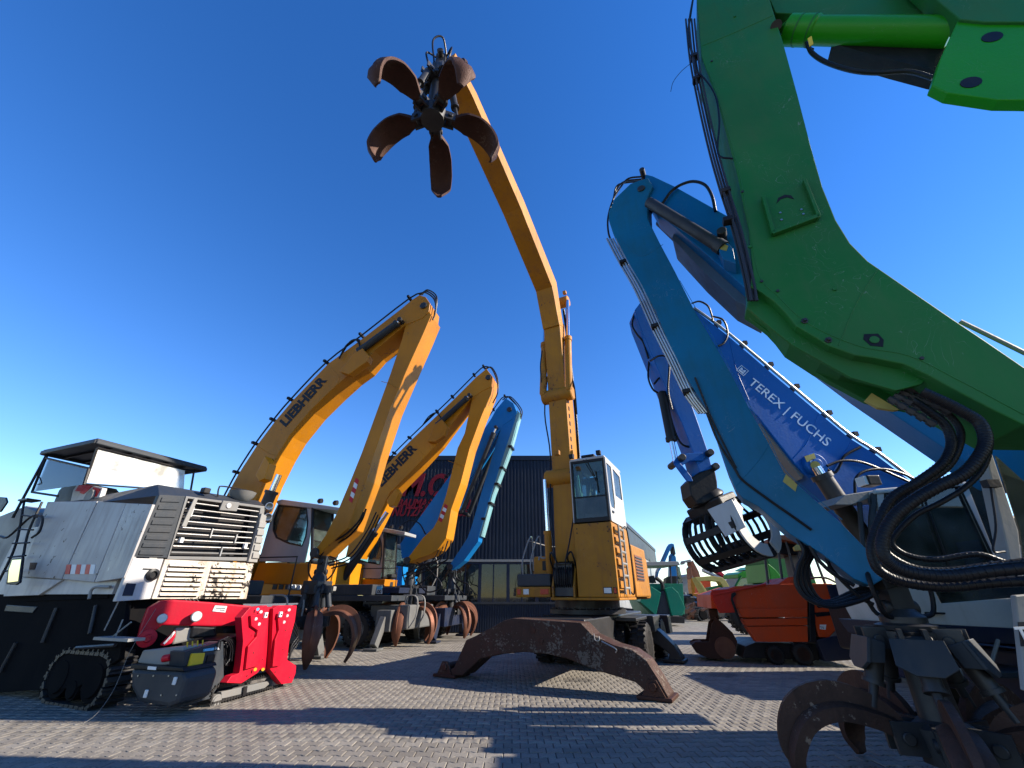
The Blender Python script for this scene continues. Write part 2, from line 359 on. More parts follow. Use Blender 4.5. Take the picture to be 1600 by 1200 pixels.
def cylinder_ram(parent, p0, p1, r, frac=0.62, body=None, rod=None, name='hydraulic_cylinder'):
    """barrel from p0, chrome rod to p1"""
    p0, p1 = Vector(p0), Vector(p1); d = p1 - p0; L_ = d.length
    m = MB(); m.lathe(p0, d, [(0, r * .6), (L_ * .02, r), (L_ * frac * .93, r), (L_ * frac * .93, r * 1.18), (L_ * frac, r * 1.18), (L_ * frac, r * .7)], 18)
    b = m.build(name, body or GREASE, parent, smooth=True)
    m = MB(); m.cyl(p0 + d * frac, p1, r * 0.55, 12); m.build('rod', rod or CHR, b, smooth=True)
    return b
def pin(m, c, ax, r, L_, n=16):
    ax = Vector(ax).normalized(); c = Vector(c)
    m.lathe(c - ax * L_ / 2, ax, [(0, r * .85), (r * .12, r), (L_ - r * .12, r), (L_, r * .85)], n)
def tyre_unit(parent, c, ax, rad, wid, rim=LGREY, name='wheel', rubn=36):
    """wheel: tyre with lugs, rim"""
    c, ax = Vector(c), Vector(ax).normalized()
    m = MB(); h = wid / 2
    m.lathe(c - ax * h, ax, [(0, rad * .56), (0, rad * .62), (wid * .02, rad * .86), (wid * .14, rad * .95), (wid * .86, rad * .95), (wid * .98, rad * .86), (wid, rad * .62), (wid, rad * .56)], rubn)
    a = ax.cross(Z); a.normalize(); b = ax.cross(a)
    for k in range(22):
        for sgn in (-1, 1):
            th = 2 * math.pi * (k + (0.5 if sgn > 0 else 0)) / 22
            rd = a * math.cos(th) + b * math.sin(th); tg = ax.cross(rd)
            m.obox(c + rd * rad * .965 + ax * sgn * wid * .25, rd * rad * .045, (tg + ax * sgn * .35) * rad * .045, ax * wid * .22)
    w_ = m.build(name, RUB, parent, smooth=True)
    m = MB(); m.lathe(c - ax * wid * .5, ax, [(0, rad * .58), (0, rad * .52), (wid * .3, rad * .45), (wid * .3, rad * .18), (wid * .12, rad * .16), (wid * .12, .02)], 24)
    m.lathe(c + ax * wid * .5, -ax, [(0, rad * .58), (0, rad * .52), (wid * .3, rad * .45), (wid * .3, rad * .18), (wid * .12, rad * .16), (wid * .12, .02)], 24)
    for k in range(8):
        th = 2 * math.pi * k / 8; rd = a * math.cos(th) + b * math.sin(th)
        for s_ in (-1, 1): m.cyl(c + rd * rad * .3 + ax * s_ * wid * .19, c + rd * rad * .3 + ax * s_ * wid * .27, rad * .035, 6)
    m.build('rim', rim, w_, smooth=True)
    return w_
def crawler(parent, pts, ax, wid, th=0.035, name='track', pad=0.1, wheels=()):
    """pts: closed loop of 3D points (side outline)"""
    P_ = []; n = len(pts); ax = Vector(ax).normalized()
    lens = [(Vector(pts[(i + 1) % n]) - Vector(pts[i])).length for i in range(n)]; tot = sum(lens); cnt = max(8, int(tot / pad)); step = tot / cnt
    i = 0; acc = 0; m = MB(); cen = sum((Vector(p) for p in pts), Vector()) / n
    for k in range(cnt):
        d = k * step
        while acc + lens[i] < d: acc += lens[i]; i += 1
        a, b = Vector(pts[i]), Vector(pts[(i + 1) % n]); t = (b - a).normalized(); p = a + t * (d - acc)
        nn = t.cross(ax).normalized()
        if nn.dot(p - cen) < 0: nn = -nn
        m.obox(p, t * step * .42, ax * wid / 2, nn * th / 2)
        m.obox(p + nn * th * .8, t * step * .12, ax * wid / 2, nn * th * .5)
    m.prism([Vector(p) - ax * wid * .4 for p in pts], ax * wid * .8) if False else None
    tr = m.build(name, RUB if th < .05 else GREASE, parent)
    m = MB()
    for c, r_ in wheels:
        m.lathe(Vector(c) - ax * wid * .48, ax, [(0, r_ * .3), (0, r_ * .75), (wid * .08, r_ * .8), (wid * .08, r_), (wid * .88, r_), (wid * .88, r_ * .8), (wid * .96, r_ * .75), (wid * .96, r_ * .3)], 20)
    if wheels: m.build('roller', MATTBLK if th >= .05 else GREY, tr, smooth=True)
    return tr
def tine(parent, c, az, path, ws, th, mat, name='tine'):
    """c: centre, az azimuth, path: (radius, dz) points, ws widths along path"""
    d = Vector((math.cos(az), math.sin(az), 0)); s = Vector((-d.y, d.x, 0))
    pts = catmull([Vector((r_, z_, 0)) for r_, z_ in path], 5); m = MB(); rings = []; n = len(pts)
    for i, p in enumerate(pts):
        t = (pts[min(i + 1, n - 1)] - pts[max(i - 1, 0)]).normalized(); nn = Vector((-t.y, t.x, 0))
        f = i / (n - 1) * (len(ws) - 1); k = min(int(f), len(ws) - 2); w_ = ws[k] + (ws[k + 1] - ws[k]) * (f - k)
        thk = th * (1 - .45 * i / n)
        def W(q, lat): return Vector(c) + d * q.x + Z * q.y + s * lat
        dish = w_ * .14
        o_ = p + nn * thk / 2; i_ = p - nn * thk / 2
        rings.append([W(o_ - nn * dish, -w_ / 2), W(o_, -w_ / 4), W(o_, w_ / 4), W(o_ - nn * dish, w_ / 2), W(i_ - nn * dish, w_ / 2), W(i_, w_ / 4), W(i_, -w_ / 4), W(i_ - nn * dish, -w_ / 2)])
    m.loft(rings)
    # centre rib on the back
    rr = []
    for i, p in enumerate(pts[:int(n * .8)]):
        t = (pts[min(i + 1, n - 1)] - pts[max(i - 1, 0)]).normalized(); nn = Vector((-t.y, t.x, 0)); hgt = th * 1.4 * math.sin(math.pi * min(1, (i + 1) / (n * .8)))
        rr.append([W(p + nn * (th * .3), -.03), W(p + nn * (th * .3 + hgt), -.03), W(p + nn * (th * .3 + hgt), .03), W(p + nn * (th * .3), .03)])
    m.loft(rr)
    return m.build(name, mat, parent, smooth=True)
def grapple(parent, top, hubz, az0, path, ws, frame_r=.32, frame_z=None, s=1.0, mat=RUSTP, cmat=DGREY, guards=None, n=5, hoses=True, th=.09, rodz=.3, rodr=.5):
    """orange-peel grapple hanging from top; hubz = height of the tine pivots, frame_z = cylinder tops"""
    top = Vector(top); c = Vector((top.x, top.y, hubz)); fz = frame_z
    m = MB()
    m.beam(top + Vector((0, 0, .12)), Vector((top.x, top.y, top.z - .28)), .16 * s, .22 * s, up=(1, 0, 0))
    pin(m, top, (0, 1, 0), .07 * s, .42 * s); pin(m, top - Z * .27, (1, 0, 0), .07 * s, .34 * s)
    m.lathe((top.x, top.y, fz + .1), Z, [(0, .24 * s), (.04, .25 * s), (.06, .19 * s), ((top.z - .3 - fz - .1) * .7, .19 * s), (top.z - .28 - fz - .1, .12 * s)], 18)
    g = m.build('grapple', cmat, parent, smooth=True)
    m = MB(); m.lathe((top.x, top.y, fz - .02), Z, [(0, .22 * s), (.02, .3 * s), (.11, .3 * s), (.13, .22 * s)], 5)
    for k in range(n):
        a = az0 + 2 * math.pi * k / n; d = Vector((math.cos(a), math.sin(a), 0)); t = Vector((-d.y, d.x, 0))
        for sg in (-1, 1): m.obox(Vector((top.x, top.y, fz + .03)) + d * frame_r * .9 + t * sg * .09 * s, d * .14 * s, t * .018, Z * .09 * s)
        pin(m, Vector((top.x, top.y, fz + .02)) + d * frame_r, t, .045 * s, .26 * s, 12)
    m.build('frame', cmat, g, smooth=True)
    m = MB(); m.lathe((top.x, top.y, hubz - .2 * s), Z, [(0, .10 * s), (.02, .24 * s), (.28 * s, .27 * s), (.34 * s, .16 * s), (fz - hubz + .18 * s, .14 * s)], 10)
    for k in range(n):
        a = az0 + 2 * math.pi * k / n; d = Vector((math.cos(a), math.sin(a), 0)); t = Vector((-d.y, d.x, 0))
        for sg in (-1, 1): m.obox(c + d * .3 * s + t * sg * .09 * s, d * .14 * s, t * .02, Z * .12 * s)
        pin(m, c + d * .34 * s, t, .05 * s, .28 * s, 12)
    m.build('hub', GREASE, g, smooth=True)
    for k in range(n):
        a = az0 + 2 * math.pi * k / n; d = Vector((math.cos(a), math.sin(a), 0)); t = Vector((-d.y, d.x, 0))
        p0 = Vector((top.x, top.y, fz)) + d * frame_r; p1 = c + d * rodr + Z * rodz; v = p1 - p0
        m = MB(); r_ = .075 * s
        m.lathe(p0, v, [(0, r_), (v.length * .6, r_), (v.length * .6, r_ * 1.2), (v.length * .66, r_ * 1.2), (v.length * .66, r_ * .5), (v.length, r_ * .5)], 14)
        if guards:
            gn = (d * .8 + Z * .2).normalized(); up = v.normalized(); gn = (d - up * d.dot(up)).normalized()
            o = p0 + gn * .13 * s; L_ = v.length * .5
            pts = [o - t * .19 * s, o + t * .19 * s, o + t * .21 * s + up * L_ * .75, o + t * .09 * s + up * L_, o - t * .09 * s + up * L_, o - t * .21 * s + up * L_ * .75]
            mg = MB(); mg.prism(pts, -gn * .03)
            mg.prism([o - t * .17 * s - gn * .03, o - t * .17 * s - gn * .15, o - t * .18 * s + up * L_ * .6 - gn * .15, o - t * .18 * s + up * L_ * .75 - gn * .03], t * .02)
            mg.prism([o + t * .15 * s - gn * .03, o + t * .15 * s - gn * .15, o + t * .16 * s + up * L_ * .6 - gn * .15, o + t * .16 * s + up * L_ * .75 - gn * .03], t * .02)
            mg.build('cylinder_guard', guards, g, bevel=.006)
        m.build('hydraulic_cylinder', cmat, g, smooth=True)
        tine(g, c, a, path, ws, th * s, mat)
    if hoses:
        m = MB()
        for k in range(3):
            a = 1.9 * k; q = Vector((math.cos(a), math.sin(a) * .6, 0))
            m.tube([top + Vector((.1 * q.x, .05, .15)), top + q * .38 * s + Z * .02, top + q * .34 * s - Z * .3, Vector((top.x, top.y, fz + .2)) + q * .15 * s], .022 * s, 8)
        m.build('hose', HOSE, g, smooth=True)
    return g
def stripes(parent, plane, px0, px1, wpx, o, n=5, horiz=(1, 0)):
    """red-white warning strip along the line px0-px1 on a plane, each field a slanted plate"""
    a = Vector((*px0, 0)); b = Vector((*px1, 0)); w_ = Vector((horiz[0] * wpx, horiz[1] * wpx, 0)); sl_ = (b - a) / n * .45
    for k in range(n):
        p = a + (b - a) * k / n; q = a + (b - a) * (k + 1) / n
        pts = [p, p + w_ + sl_, q + w_ + sl_, q]
        MB().pl(plane, [(v.x, v.y) for v in pts], o, o - .004).build('warning_stripe', CRD if k % 2 == 0 else WSTK, parent)
def seat(parent, F, f, r, z, s=1.0):
    m = MB(); m.fb(F, f - .25 * s, f + .25 * s, r - .25 * s, r + .25 * s, z, z + .14 * s); m.fb(F, f - .32 * s, f - .2 * s, r - .24 * s, r + .24 * s, z + .1 * s, z + .75 * s)
    m.fb(F, f - .32 * s, f - .22 * s, r - .13 * s, r + .13 * s, z + .78 * s, z + .98 * s); m.fb(F, f - .15 * s, f + .15 * s, r - .15 * s, r + .15 * s, z - .35 * s, z)
    m.build('seat', SEAT, parent, bevel=.03)

# ================================================================== SETTING: ground
def ground_mat():
    m, t, b, N, L = newmat('concrete_pavers')
    g = N('ShaderNodeNewGeometry')
    at = N('ShaderNodeAttribute'); at.attribute_name = 'tone'
    n1 = N('ShaderNodeTexNoise'); n1.inputs['Scale'].default_value = 0.35; n1.inputs['Detail'].default_value = 8; n1.inputs['Roughness'].default_value = .62; L(g.outputs['Position'], n1.inputs['Vector'])
    n2 = N('ShaderNodeTexNoise'); n2.inputs['Scale'].default_value = 60; n2.inputs['Detail'].default_value = 6; L(g.outputs['Position'], n2.inputs['Vector'])
    n3 = N('ShaderNodeTexNoise'); n3.inputs['Scale'].default_value = 1.7; n3.inputs['Detail'].default_value = 7; L(g.outputs['Position'], n3.inputs['Vector'])
    base = N('ShaderNodeMixRGB'); base.inputs[1].default_value = (0.142, 0.126, 0.104, 1); base.inputs[2].default_value = (0.215, 0.194, 0.163, 1); L(at.outputs['Fac'], base.inputs[0])
    r1 = ramp(t, .5, .72); L(n1.outputs['Fac'], r1.inputs[0]); mu = N('ShaderNodeMath'); mu.operation = 'MULTIPLY'; mu.inputs[1].default_value = .55; L(r1.outputs[0], mu.inputs[0])
    st = N('ShaderNodeMixRGB'); L(mu.outputs[0], st.inputs[0]); L(base.outputs[0], st.inputs[1]); st.inputs[2].default_value = (0.085, 0.074, 0.066, 1)
    r3 = ramp(t, .62, .70); L(n3.outputs['Fac'], r3.inputs[0]); mu3 = N('ShaderNodeMath'); mu3.operation = 'MULTIPLY'; mu3.inputs[1].default_value = .4; L(r3.outputs[0], mu3.inputs[0])
    st2 = N('ShaderNodeMixRGB'); L(mu3.outputs[0], st2.inputs[0]); L(st.outputs[0], st2.inputs[1]); st2.inputs[2].default_value = (0.075, 0.066, 0.06, 1)
    mw = N('ShaderNodeMapping'); mw.inputs['Rotation'].default_value = (0, 0, .5); mw.inputs['Scale'].default_value = (.12, 2.2, 1); L(g.outputs['Position'], mw.inputs[0])
    nw = N('ShaderNodeTexNoise'); nw.inputs['Scale'].default_value = 1.3; nw.inputs['Detail'].default_value = 5; nw.inputs['Distortion'].default_value = .8; L(mw.outputs[0], nw.inputs['Vector'])
    rw = ramp(t, .56, .70); L(nw.outputs['Fac'], rw.inputs[0]); mw2 = N('ShaderNodeMath'); mw2.operation = 'MULTIPLY'; mw2.inputs[1].default_value = .38; L(rw.outputs[0], mw2.inputs[0])
    st3 = N('ShaderNodeMixRGB'); L(mw2.outputs[0], st3.inputs[0]); L(st2.outputs[0], st3.inputs[1]); st3.inputs[2].default_value = (.07, .064, .058, 1)
    nv = N('ShaderNodeTexVoronoi'); nv.inputs['Scale'].default_value = .55; L(g.outputs['Position'], nv.inputs['Vector']); na = N('ShaderNodeMath'); na.operation = 'MULTIPLY_ADD'; L(n3.outputs['Fac'], na.inputs[0]); na.inputs[1].default_value = .35; L(nv.outputs['Distance'], na.inputs[2])
    rv = ramp(t, .30, .36); L(na.outputs[0], rv.inputs[0]); inv_ = N('ShaderNodeMath'); inv_.operation = 'SUBTRACT'; inv_.inputs[0].default_value = 1; L(rv.outputs[0], inv_.inputs[1]); mo = N('ShaderNodeMath'); mo.operation = 'MULTIPLY'; mo.inputs[1].default_value = .6; L(inv_.outputs[0], mo.inputs[0])
    st4 = N('ShaderNodeMixRGB'); L(mo.outputs[0], st4.inputs[0]); L(st3.outputs[0], st4.inputs[1]); st4.inputs[2].default_value = (.045, .04, .037, 1); st2 = st4
    fi = N('ShaderNodeMixRGB'); fi.blend_type = 'OVERLAY'; fi.inputs[0].default_value = .5; L(st2.outputs[0], fi.inputs[1]); L(n2.outputs['Fac'], fi.inputs[2])
    L(fi.outputs[0], b.inputs['Base Color']); b.inputs['Roughness'].default_value = .78
    bu = N('ShaderNodeBump'); bu.inputs['Strength'].default_value = .35; bu.inputs['Distance'].default_value = .004; L(n2.outputs['Fac'], bu.inputs['Height']); L(bu.outputs[0], b.inputs['Normal'])
    return m
PAV = ground_mat()
def bed_mat():
    m, t, b, N, L = newmat('sand_joint')
    g = N('ShaderNodeNewGeometry'); n = N('ShaderNodeTexNoise'); n.inputs['Scale'].default_value = 8; n.inputs['Detail'].default_value = 6; L(g.outputs['Position'], n.inputs['Vector'])
    c = N('ShaderNodeMixRGB'); c.inputs[1].default_value = (.028, .024, .020, 1); c.inputs[2].default_value = (.085, .072, .058, 1); L(n.outputs['Fac'], c.inputs[0]); L(c.outputs[0], b.inputs['Base Color']); b.inputs['Roughness'].default_value = .95
    return m
def far_mat():
    m, t, b, N, L = newmat('distant_paving')
    g = N('ShaderNodeNewGeometry'); br = N('ShaderNodeTexBrick'); br.inputs['Scale'].default_value = 1.0; br.inputs['Brick Width'].default_value = .2; br.inputs['Row Height'].default_value = .165; br.inputs['Mortar Size'].default_value = .006
    br.inputs['Color1'].default_value = (.142, .126, .104, 1); br.inputs['Color2'].default_value = (.215, .194, .163, 1); br.inputs['Mortar'].default_value = (.07, .06, .05, 1); L(g.outputs['Position'], br.inputs['Vector'])
    n1 = N('ShaderNodeTexNoise'); n1.inputs['Scale'].default_value = 0.35; n1.inputs['Detail'].default_value = 8; L(g.outputs['Position'], n1.inputs['Vector'])
    r1 = ramp(t, .5, .72); L(n1.outputs['Fac'], r1.inputs[0]); mu = N('ShaderNodeMath'); mu.operation = 'MULTIPLY'; mu.inputs[1].default_value = .55; L(r1.outputs[0], mu.inputs[0])
    st = N('ShaderNodeMixRGB'); L(mu.outputs[0], st.inputs[0]); L(br.outputs[0], st.inputs[1]); st.inputs[2].default_value = (0.085, 0.074, 0.066, 1); L(st.outputs[0], b.inputs['Base Color']); b.inputs['Roughness'].default_value = .8
    return m
YN, YF = 2.0, 17.9
gm = MB(); gm.poly([(-900, -300, -.012), (900, -300, -.012), (900, YN, -.012), (-900, YN, -.012), (-900, YF, -.012), (900, YF, -.012), (900, 1500, -.012), (-900, 1500, -.012)], [(0, 1, 2, 3), (4, 5, 6, 7)])
XL = 30
gm.poly([(-900, YN, -.012), (-XL, YN, -.012), (-XL, YF, -.012), (-900, YF, -.012), (XL, YN, -.012), (900, YN, -.012), (900, YF, -.012), (XL, YF, -.012)], [(0, 1, 2, 3), (4, 5, 6, 7)])
gnd = gm.build('ground', far_mat(), None); gnd['kind'] = 'structure'
pav = MB().poly([(-XL, YN, -.016), (XL, YN, -.016), (XL, YF, -.016), (-XL, YF, -.016)], [(0, 1, 2, 3)]).build('paving', bed_mat(), None); pav['kind'] = 'structure'
BW, BH, AM, GP = .2, .165, .014, .0035
def block_outline():
    xs = [0, .026, .068, .132, .174, .2]; f = [1, 1, -1, -1, 1, 1]
    top = [(x + (GP if i == 0 else -GP if i == 5 else 0) - .1, BH / 2 + AM * q - GP) for i, (x, q) in enumerate(zip(xs, f))]
    bot = [(x, -y) for x, y in top]
    return bot + top[::-1]
OUT = block_outline()
INN = [(x * .93, y * .92) for x, y in OUT]
cells = []
row = 0; y = YN + .1
rot = R(1.2)
while y < YF - .1:
    xo = (row % 2) * .1
    xm = 1.45 * y + 1.5
    k0 = int(-xm / BW); k1 = int(xm / BW)
    for k in range(k0, k1 + 1):
        cells.append((k * BW + xo, y))
    y += BH; row += 1
def vis(c):
    x, y_ = c; v = (y_ * CP - CAMH * SP); up = -CAMH * CP - y_ * SP
    if v <= 0: return None
    px = 800 + FPX * x / v; py = 600 - FPX * up / v
    if 0 < px < 1600 and 0 < py < 1200: return px, py, v
    return None
inv = [(vis(c)[2], i) for i, c in enumerate(cells) if vis(c)]
inv.sort(); near = set(i for _, i in inv[:298])
# shared meshes for the nearest blocks
def tone_attr(me, vals):
    a = me.attributes.new('tone', 'FLOAT', 'FACE'); a.data.foreach_set('value', vals)
n_ = len(OUT)
var = []
for k in range(10):
    me = bpy.data.meshes.new('paver'); vs = [(x, y_, 0) for x, y_ in INN] + [(x, y_, -.009) for x, y_ in OUT]
    fs = [tuple(range(n_))] + [(n_ + i, n_ + (i + 1) % n_, (i + 1) % n_, i) for i in range(n_)]
    me.from_pydata(vs, [], fs); me.materials.append(PAV); tone_attr(me, [k / 9] * len(fs)); var.append(me)
import numpy as np
rest_v = []; rest_f = []; tones = []
OV = np.array([(x, y_, 0) for x, y_ in INN] + [(x, y_, -.009) for x, y_ in OUT]); FQ = np.array([(n_ + i, n_ + (i + 1) % n_, (i + 1) % n_, i) for i in range(n_)])
allv = []; loops = []; starts = []; totals = []; ls = 0; bi = 0
for i, (x, y_) in enumerate(cells):
    tz = random.gauss(0, .0013) + .012 * (math.sin(x * .9 + 1) * math.sin(y_ * .7)); tl = random.gauss(0, .008); tm = random.gauss(0, .009); tn = min(1, max(0, random.gauss(.5, .24)))
    if i in near:
        o = bpy.data.objects.new('paver', var[min(9, int(tn * 10))]); sc.collection.objects.link(o); o.parent = pav
        o.location = (x, y_, tz); o.rotation_euler = (tl, tm, 0)
        continue
    V = OV.copy(); V[:, 2] += tz + V[:, 1] * tl + V[:, 0] * tm; V[:, 0] += x; V[:, 1] += y_
    allv.append(V); b0 = bi; bi += 2 * n_
    loops.append(np.arange(b0, b0 + n_)); starts.append(ls); totals.append(n_); ls += n_; tones.append(tn)
    loops.append((FQ + b0).ravel())
    for q in range(n_): starts.append(ls); totals.append(4); ls += 4; tones.append(tn)
me = bpy.data.meshes.new('paver_field'); AV = np.concatenate(allv).astype(np.float32); me.vertices.add(len(AV)); me.vertices.foreach_set('co', AV.ravel())
LP = np.concatenate(loops).astype(np.int32); me.loops.add(len(LP)); me.loops.foreach_set('vertex_index', LP)
me.polygons.add(len(starts)); me.polygons.foreach_set('loop_start', np.array(starts, dtype=np.int32)); me.polygons.foreach_set('loop_total', np.array(totals, dtype=np.int32))
me.update(calc_edges=True); me.materials.append(PAV); tone_attr(me, np.array(tones, dtype=np.float32))
o = bpy.data.objects.new('paver_field', me); sc.collection.objects.link(o); o.parent = pav; o['kind'] = 'stuff'

# ================================================================== HALL
BY = 23.0
PB = Plane((0, BY), (1, 0))
xl = PB.hit(601, 713).x; xr = PB.hit(872, 713).x; zt = PB.hit(700, 713).z
hall = thing('industrial_hall', 'dark anthracite corrugated hall with red company lettering behind the machines', 'building', (xl, BY, 0))
zw = PB.hit(700, 875).z     # underside of cladding
zl = PB.hit(700, 944).z
def corrug(m, x0, x1, z0, z1, Y, pitch=.19, d=.035):
    n = int((x1 - x0) / pitch); vs = []; fs = []
    for i in range(n + 1):
        x = x0 + i * pitch
        for dx, dy in ((0, 0), (.3, 0), (.42, -d), (.86, -d)):
            vs += [(min(x1, x + dx * pitch), Y + dy, z0), (min(x1, x + dx * pitch), Y + dy, z1)]
    k = len(vs) // 2
    fs = [(2 * i, 2 * i + 2, 2 * i + 3, 2 * i + 1) for i in range(k - 1)]
    m.poly(vs, fs)
m = MB(); corrug(m, xl, xr, zw, zt - .25, BY); m.build('cladding', ANTH, hall, recalc=False)
m = MB(); m.box(xl - .06, xr + .06, BY - .08, BY + .3, zt - .25, zt + .02); m.box(xl - .05, xl + .12, BY - .06, BY + .2, 0, zt - .255); m.box(xr - .1, xr + .05, BY - .06, BY + .2, 0, zt - .255)
m.build('roof_trim', ANTH, hall, bevel=.01)
# long side wall running back to the right
us = Vector((.386, .922, 0)); A0 = Vector((xr, BY + .1, 0)); sn = Vector((.922, -.386, 0)); SL = 55
m = MB(); n_s = 24
for i in range(n_s):
    a = A0 + us * SL * i / n_s; b = A0 + us * (SL * (i + 1) / n_s - .06); c = (a + b) / 2
    MB().obox(c + Z * 2.95, (b - a) / 2, sn * .04, Z * 2.95).build('wall_panel', PANL, hall)
MB().obox(A0 + us * SL / 2 + Z * 7.15, us * SL / 2, sn * .07, Z * .95).build('upper_wall', DGREY, hall)
m = MB(); m.obox(A0 + us * SL / 2 + Z * 8.3, us * (SL / 2 + .1), sn * .16, Z * .2); m.obox(A0 + us * SL / 2 + Z * 6.05, us * SL / 2, sn * .12, Z * .14); m.build('gutter', DGREY, hall)
m = MB(); m.poly([(xl, BY + .2, zt - .02), (xr, BY + .2, zt - .02), tuple(A0 + us * SL + Z * 8.4), (xl, BY + 50, zt - .02)], [(0, 1, 2, 3)]); m.build('roof', DGREY, hall)
m = MB(); m.obox((xl, BY + 25, zt / 2), (.05, 0, 0), (0, 25, 0), (0, 0, zt / 2 - .1)); m.build('side_wall', ANTH, hall)
# lower zone: plinth, windows between posts
m = MB(); corrug(m, xl, xr, 0.02, zl, BY, .12, .02); m.build('plinth', ANTH, hall, recalc=False)
m = MB(); m.box(xl, xr, BY - .07, BY + .02, zl, zl + .1); m.build('sill', DGREY, hall)
m = MB(); m.box(xl, xr, BY - .1, BY - .02, zw - .09, zw + .02); m.build('lintel', LGREY, hall)
nwin = 7; ww = (xr - xl) / nwin
for i in range(nwin):
    x0 = xl + i * ww + .08; x1 = xl + (i + 1) * ww - .08
    f = MB(); f.box(x0 - .08, x0, BY - .04, BY + .06, zl + .1, zw - .09); f.box(x1, x1 + .08, BY - .04, BY + .06, zl + .1, zw - .09); f.box(x0, x1, BY - .035, BY + .05, zw - .2, zw - .092)
    xm = x0 + (x1 - x0) * .48; f.box(xm - .03, xm + .03, BY - .035, BY + .05, zl + .1, zw - .2); fo = f.build('window', NAVY, hall)
    MB().box(x0, xm - .03, BY + .01, BY + .02, zl + .1, zw - .2).build('pane', GLB, fo); MB().box(xm + .03, x1, BY + .01, BY + .02, zl + .1, zw - .2).build('pane', GLB, fo)
# dim room behind the panes with pale door frames and shelving
m = MB(); m.box(xl + .1, xr - .2, BY + 2.6, BY + 2.7, 0, 3.4); m.box(xl + .1, xr - .2, BY + .1, BY + 2.6, 3.3, 3.4); m.box(xl + .1, xr - .2, BY + .1, BY + 2.6, .3, .4)
m.build('back_room', NAVY, hall)
for k in range(6):
    x = xl + 1.2 + k * 1.9 + random.uniform(-.2, .2); h_ = random.uniform(.8, 1.6)
    MB().box(x, x + random.uniform(.3, .8), BY + .5, BY + 1.0, zl + .1, zl + .1 + h_).build('shelf_unit', WHT if k % 2 else LGREY, hall, bevel=.01)
def wtext(s, px0, py0, px1, py1, hs, bold):
    P0 = PB.hit(px0, py0, -.05); P1 = PB.hit(px1, py1, -.05); text(s, P0, P1, (0, 0, 1), (0, -1, 0), LETR, hall, bold=bold, shear=.28, hs=hs, depth=.04, lift=0)
wtext('M.O.', 627, 774, 704, 774, 1.25, .03)
wtext('BAUMASCHINEN &', 620, 792, 737, 792, 1.25, .03)
wtext('NUTZFAHRZEUGE', 612, 806, 733, 806, 1.3, .03)

# ================================================================== parked material handlers on the left
U = (.97, -.24)
def pipes(parent, plane, pxs, o, r=.03, n=2, gap=.07, mat=BLK, name='pipe'):
    m = MB()
    for k in range(n): m.tube([plane.hit(x, y, o + k * gap) for x, y in pxs], r, 6, k=3)
    return m.build(name, mat, parent, smooth=True)
def handler(tagname, label, P, wid, boom_px, stick_px, mat, text_px, cyl_px, stripe_px, pipe_px, tip_px, floor_mat, extra):
    root = thing('material_handler', label, 'material handler', P.pt(-3.2, 0, wid / 2))
    MB().pl(P, boom_px, 0, wid).build('boom', mat, root, bevel=.012)
    st = MB().pl(P, stick_px, .02, wid - .02).build('stick', mat, root, bevel=.012)
    for o in (-.13, wid + .13):
        a = P.hit(*cyl_px[0], -.13) + P.n * (o + .13); b = P.hit(*cyl_px[1], -.13) + P.n * (o + .13)
        cylinder_ram(root, a, b, .115, .93, body=DGREY)
    m = MB()
    for px in extra.get('pins', []): pin(m, P.hit(*px) + P.n * wid / 2, P.n, .13, wid + .12)
    for px in (cyl_px[0], cyl_px[1]): pin(m, P.hit(*px, -.13) + P.n * (wid / 2 + .13), P.n, .085, wid + .5)
    m.build('pin', GREASE, root, smooth=True)
    if text_px:
        P0 = P.hit(*text_px[0], -.001); P1 = P.hit(*text_px[1], -.001); t = (P1 - P0).normalized(); up = Vector((0, 0, 1)) - t * t.z
        text(text_px[2], P0, P1, up, -P.n, LETB, root, bold=.045, hs=text_px[3], shear=0)
    if stripe_px: stripes(root, P, stripe_px[0], stripe_px[1], stripe_px[2], .016, 5, (1, .15))
    pipes(root, P, pipe_px, .12, .028, 3, .1)
    m = MB()
    for i in range(1, len(pipe_px) - 1): m.obox(P.hit(*pipe_px[i], .22), P.u * .04, P.n * .14, Z * .04)
    m.build('pipe_clamp', BLK, root)
    return root, st
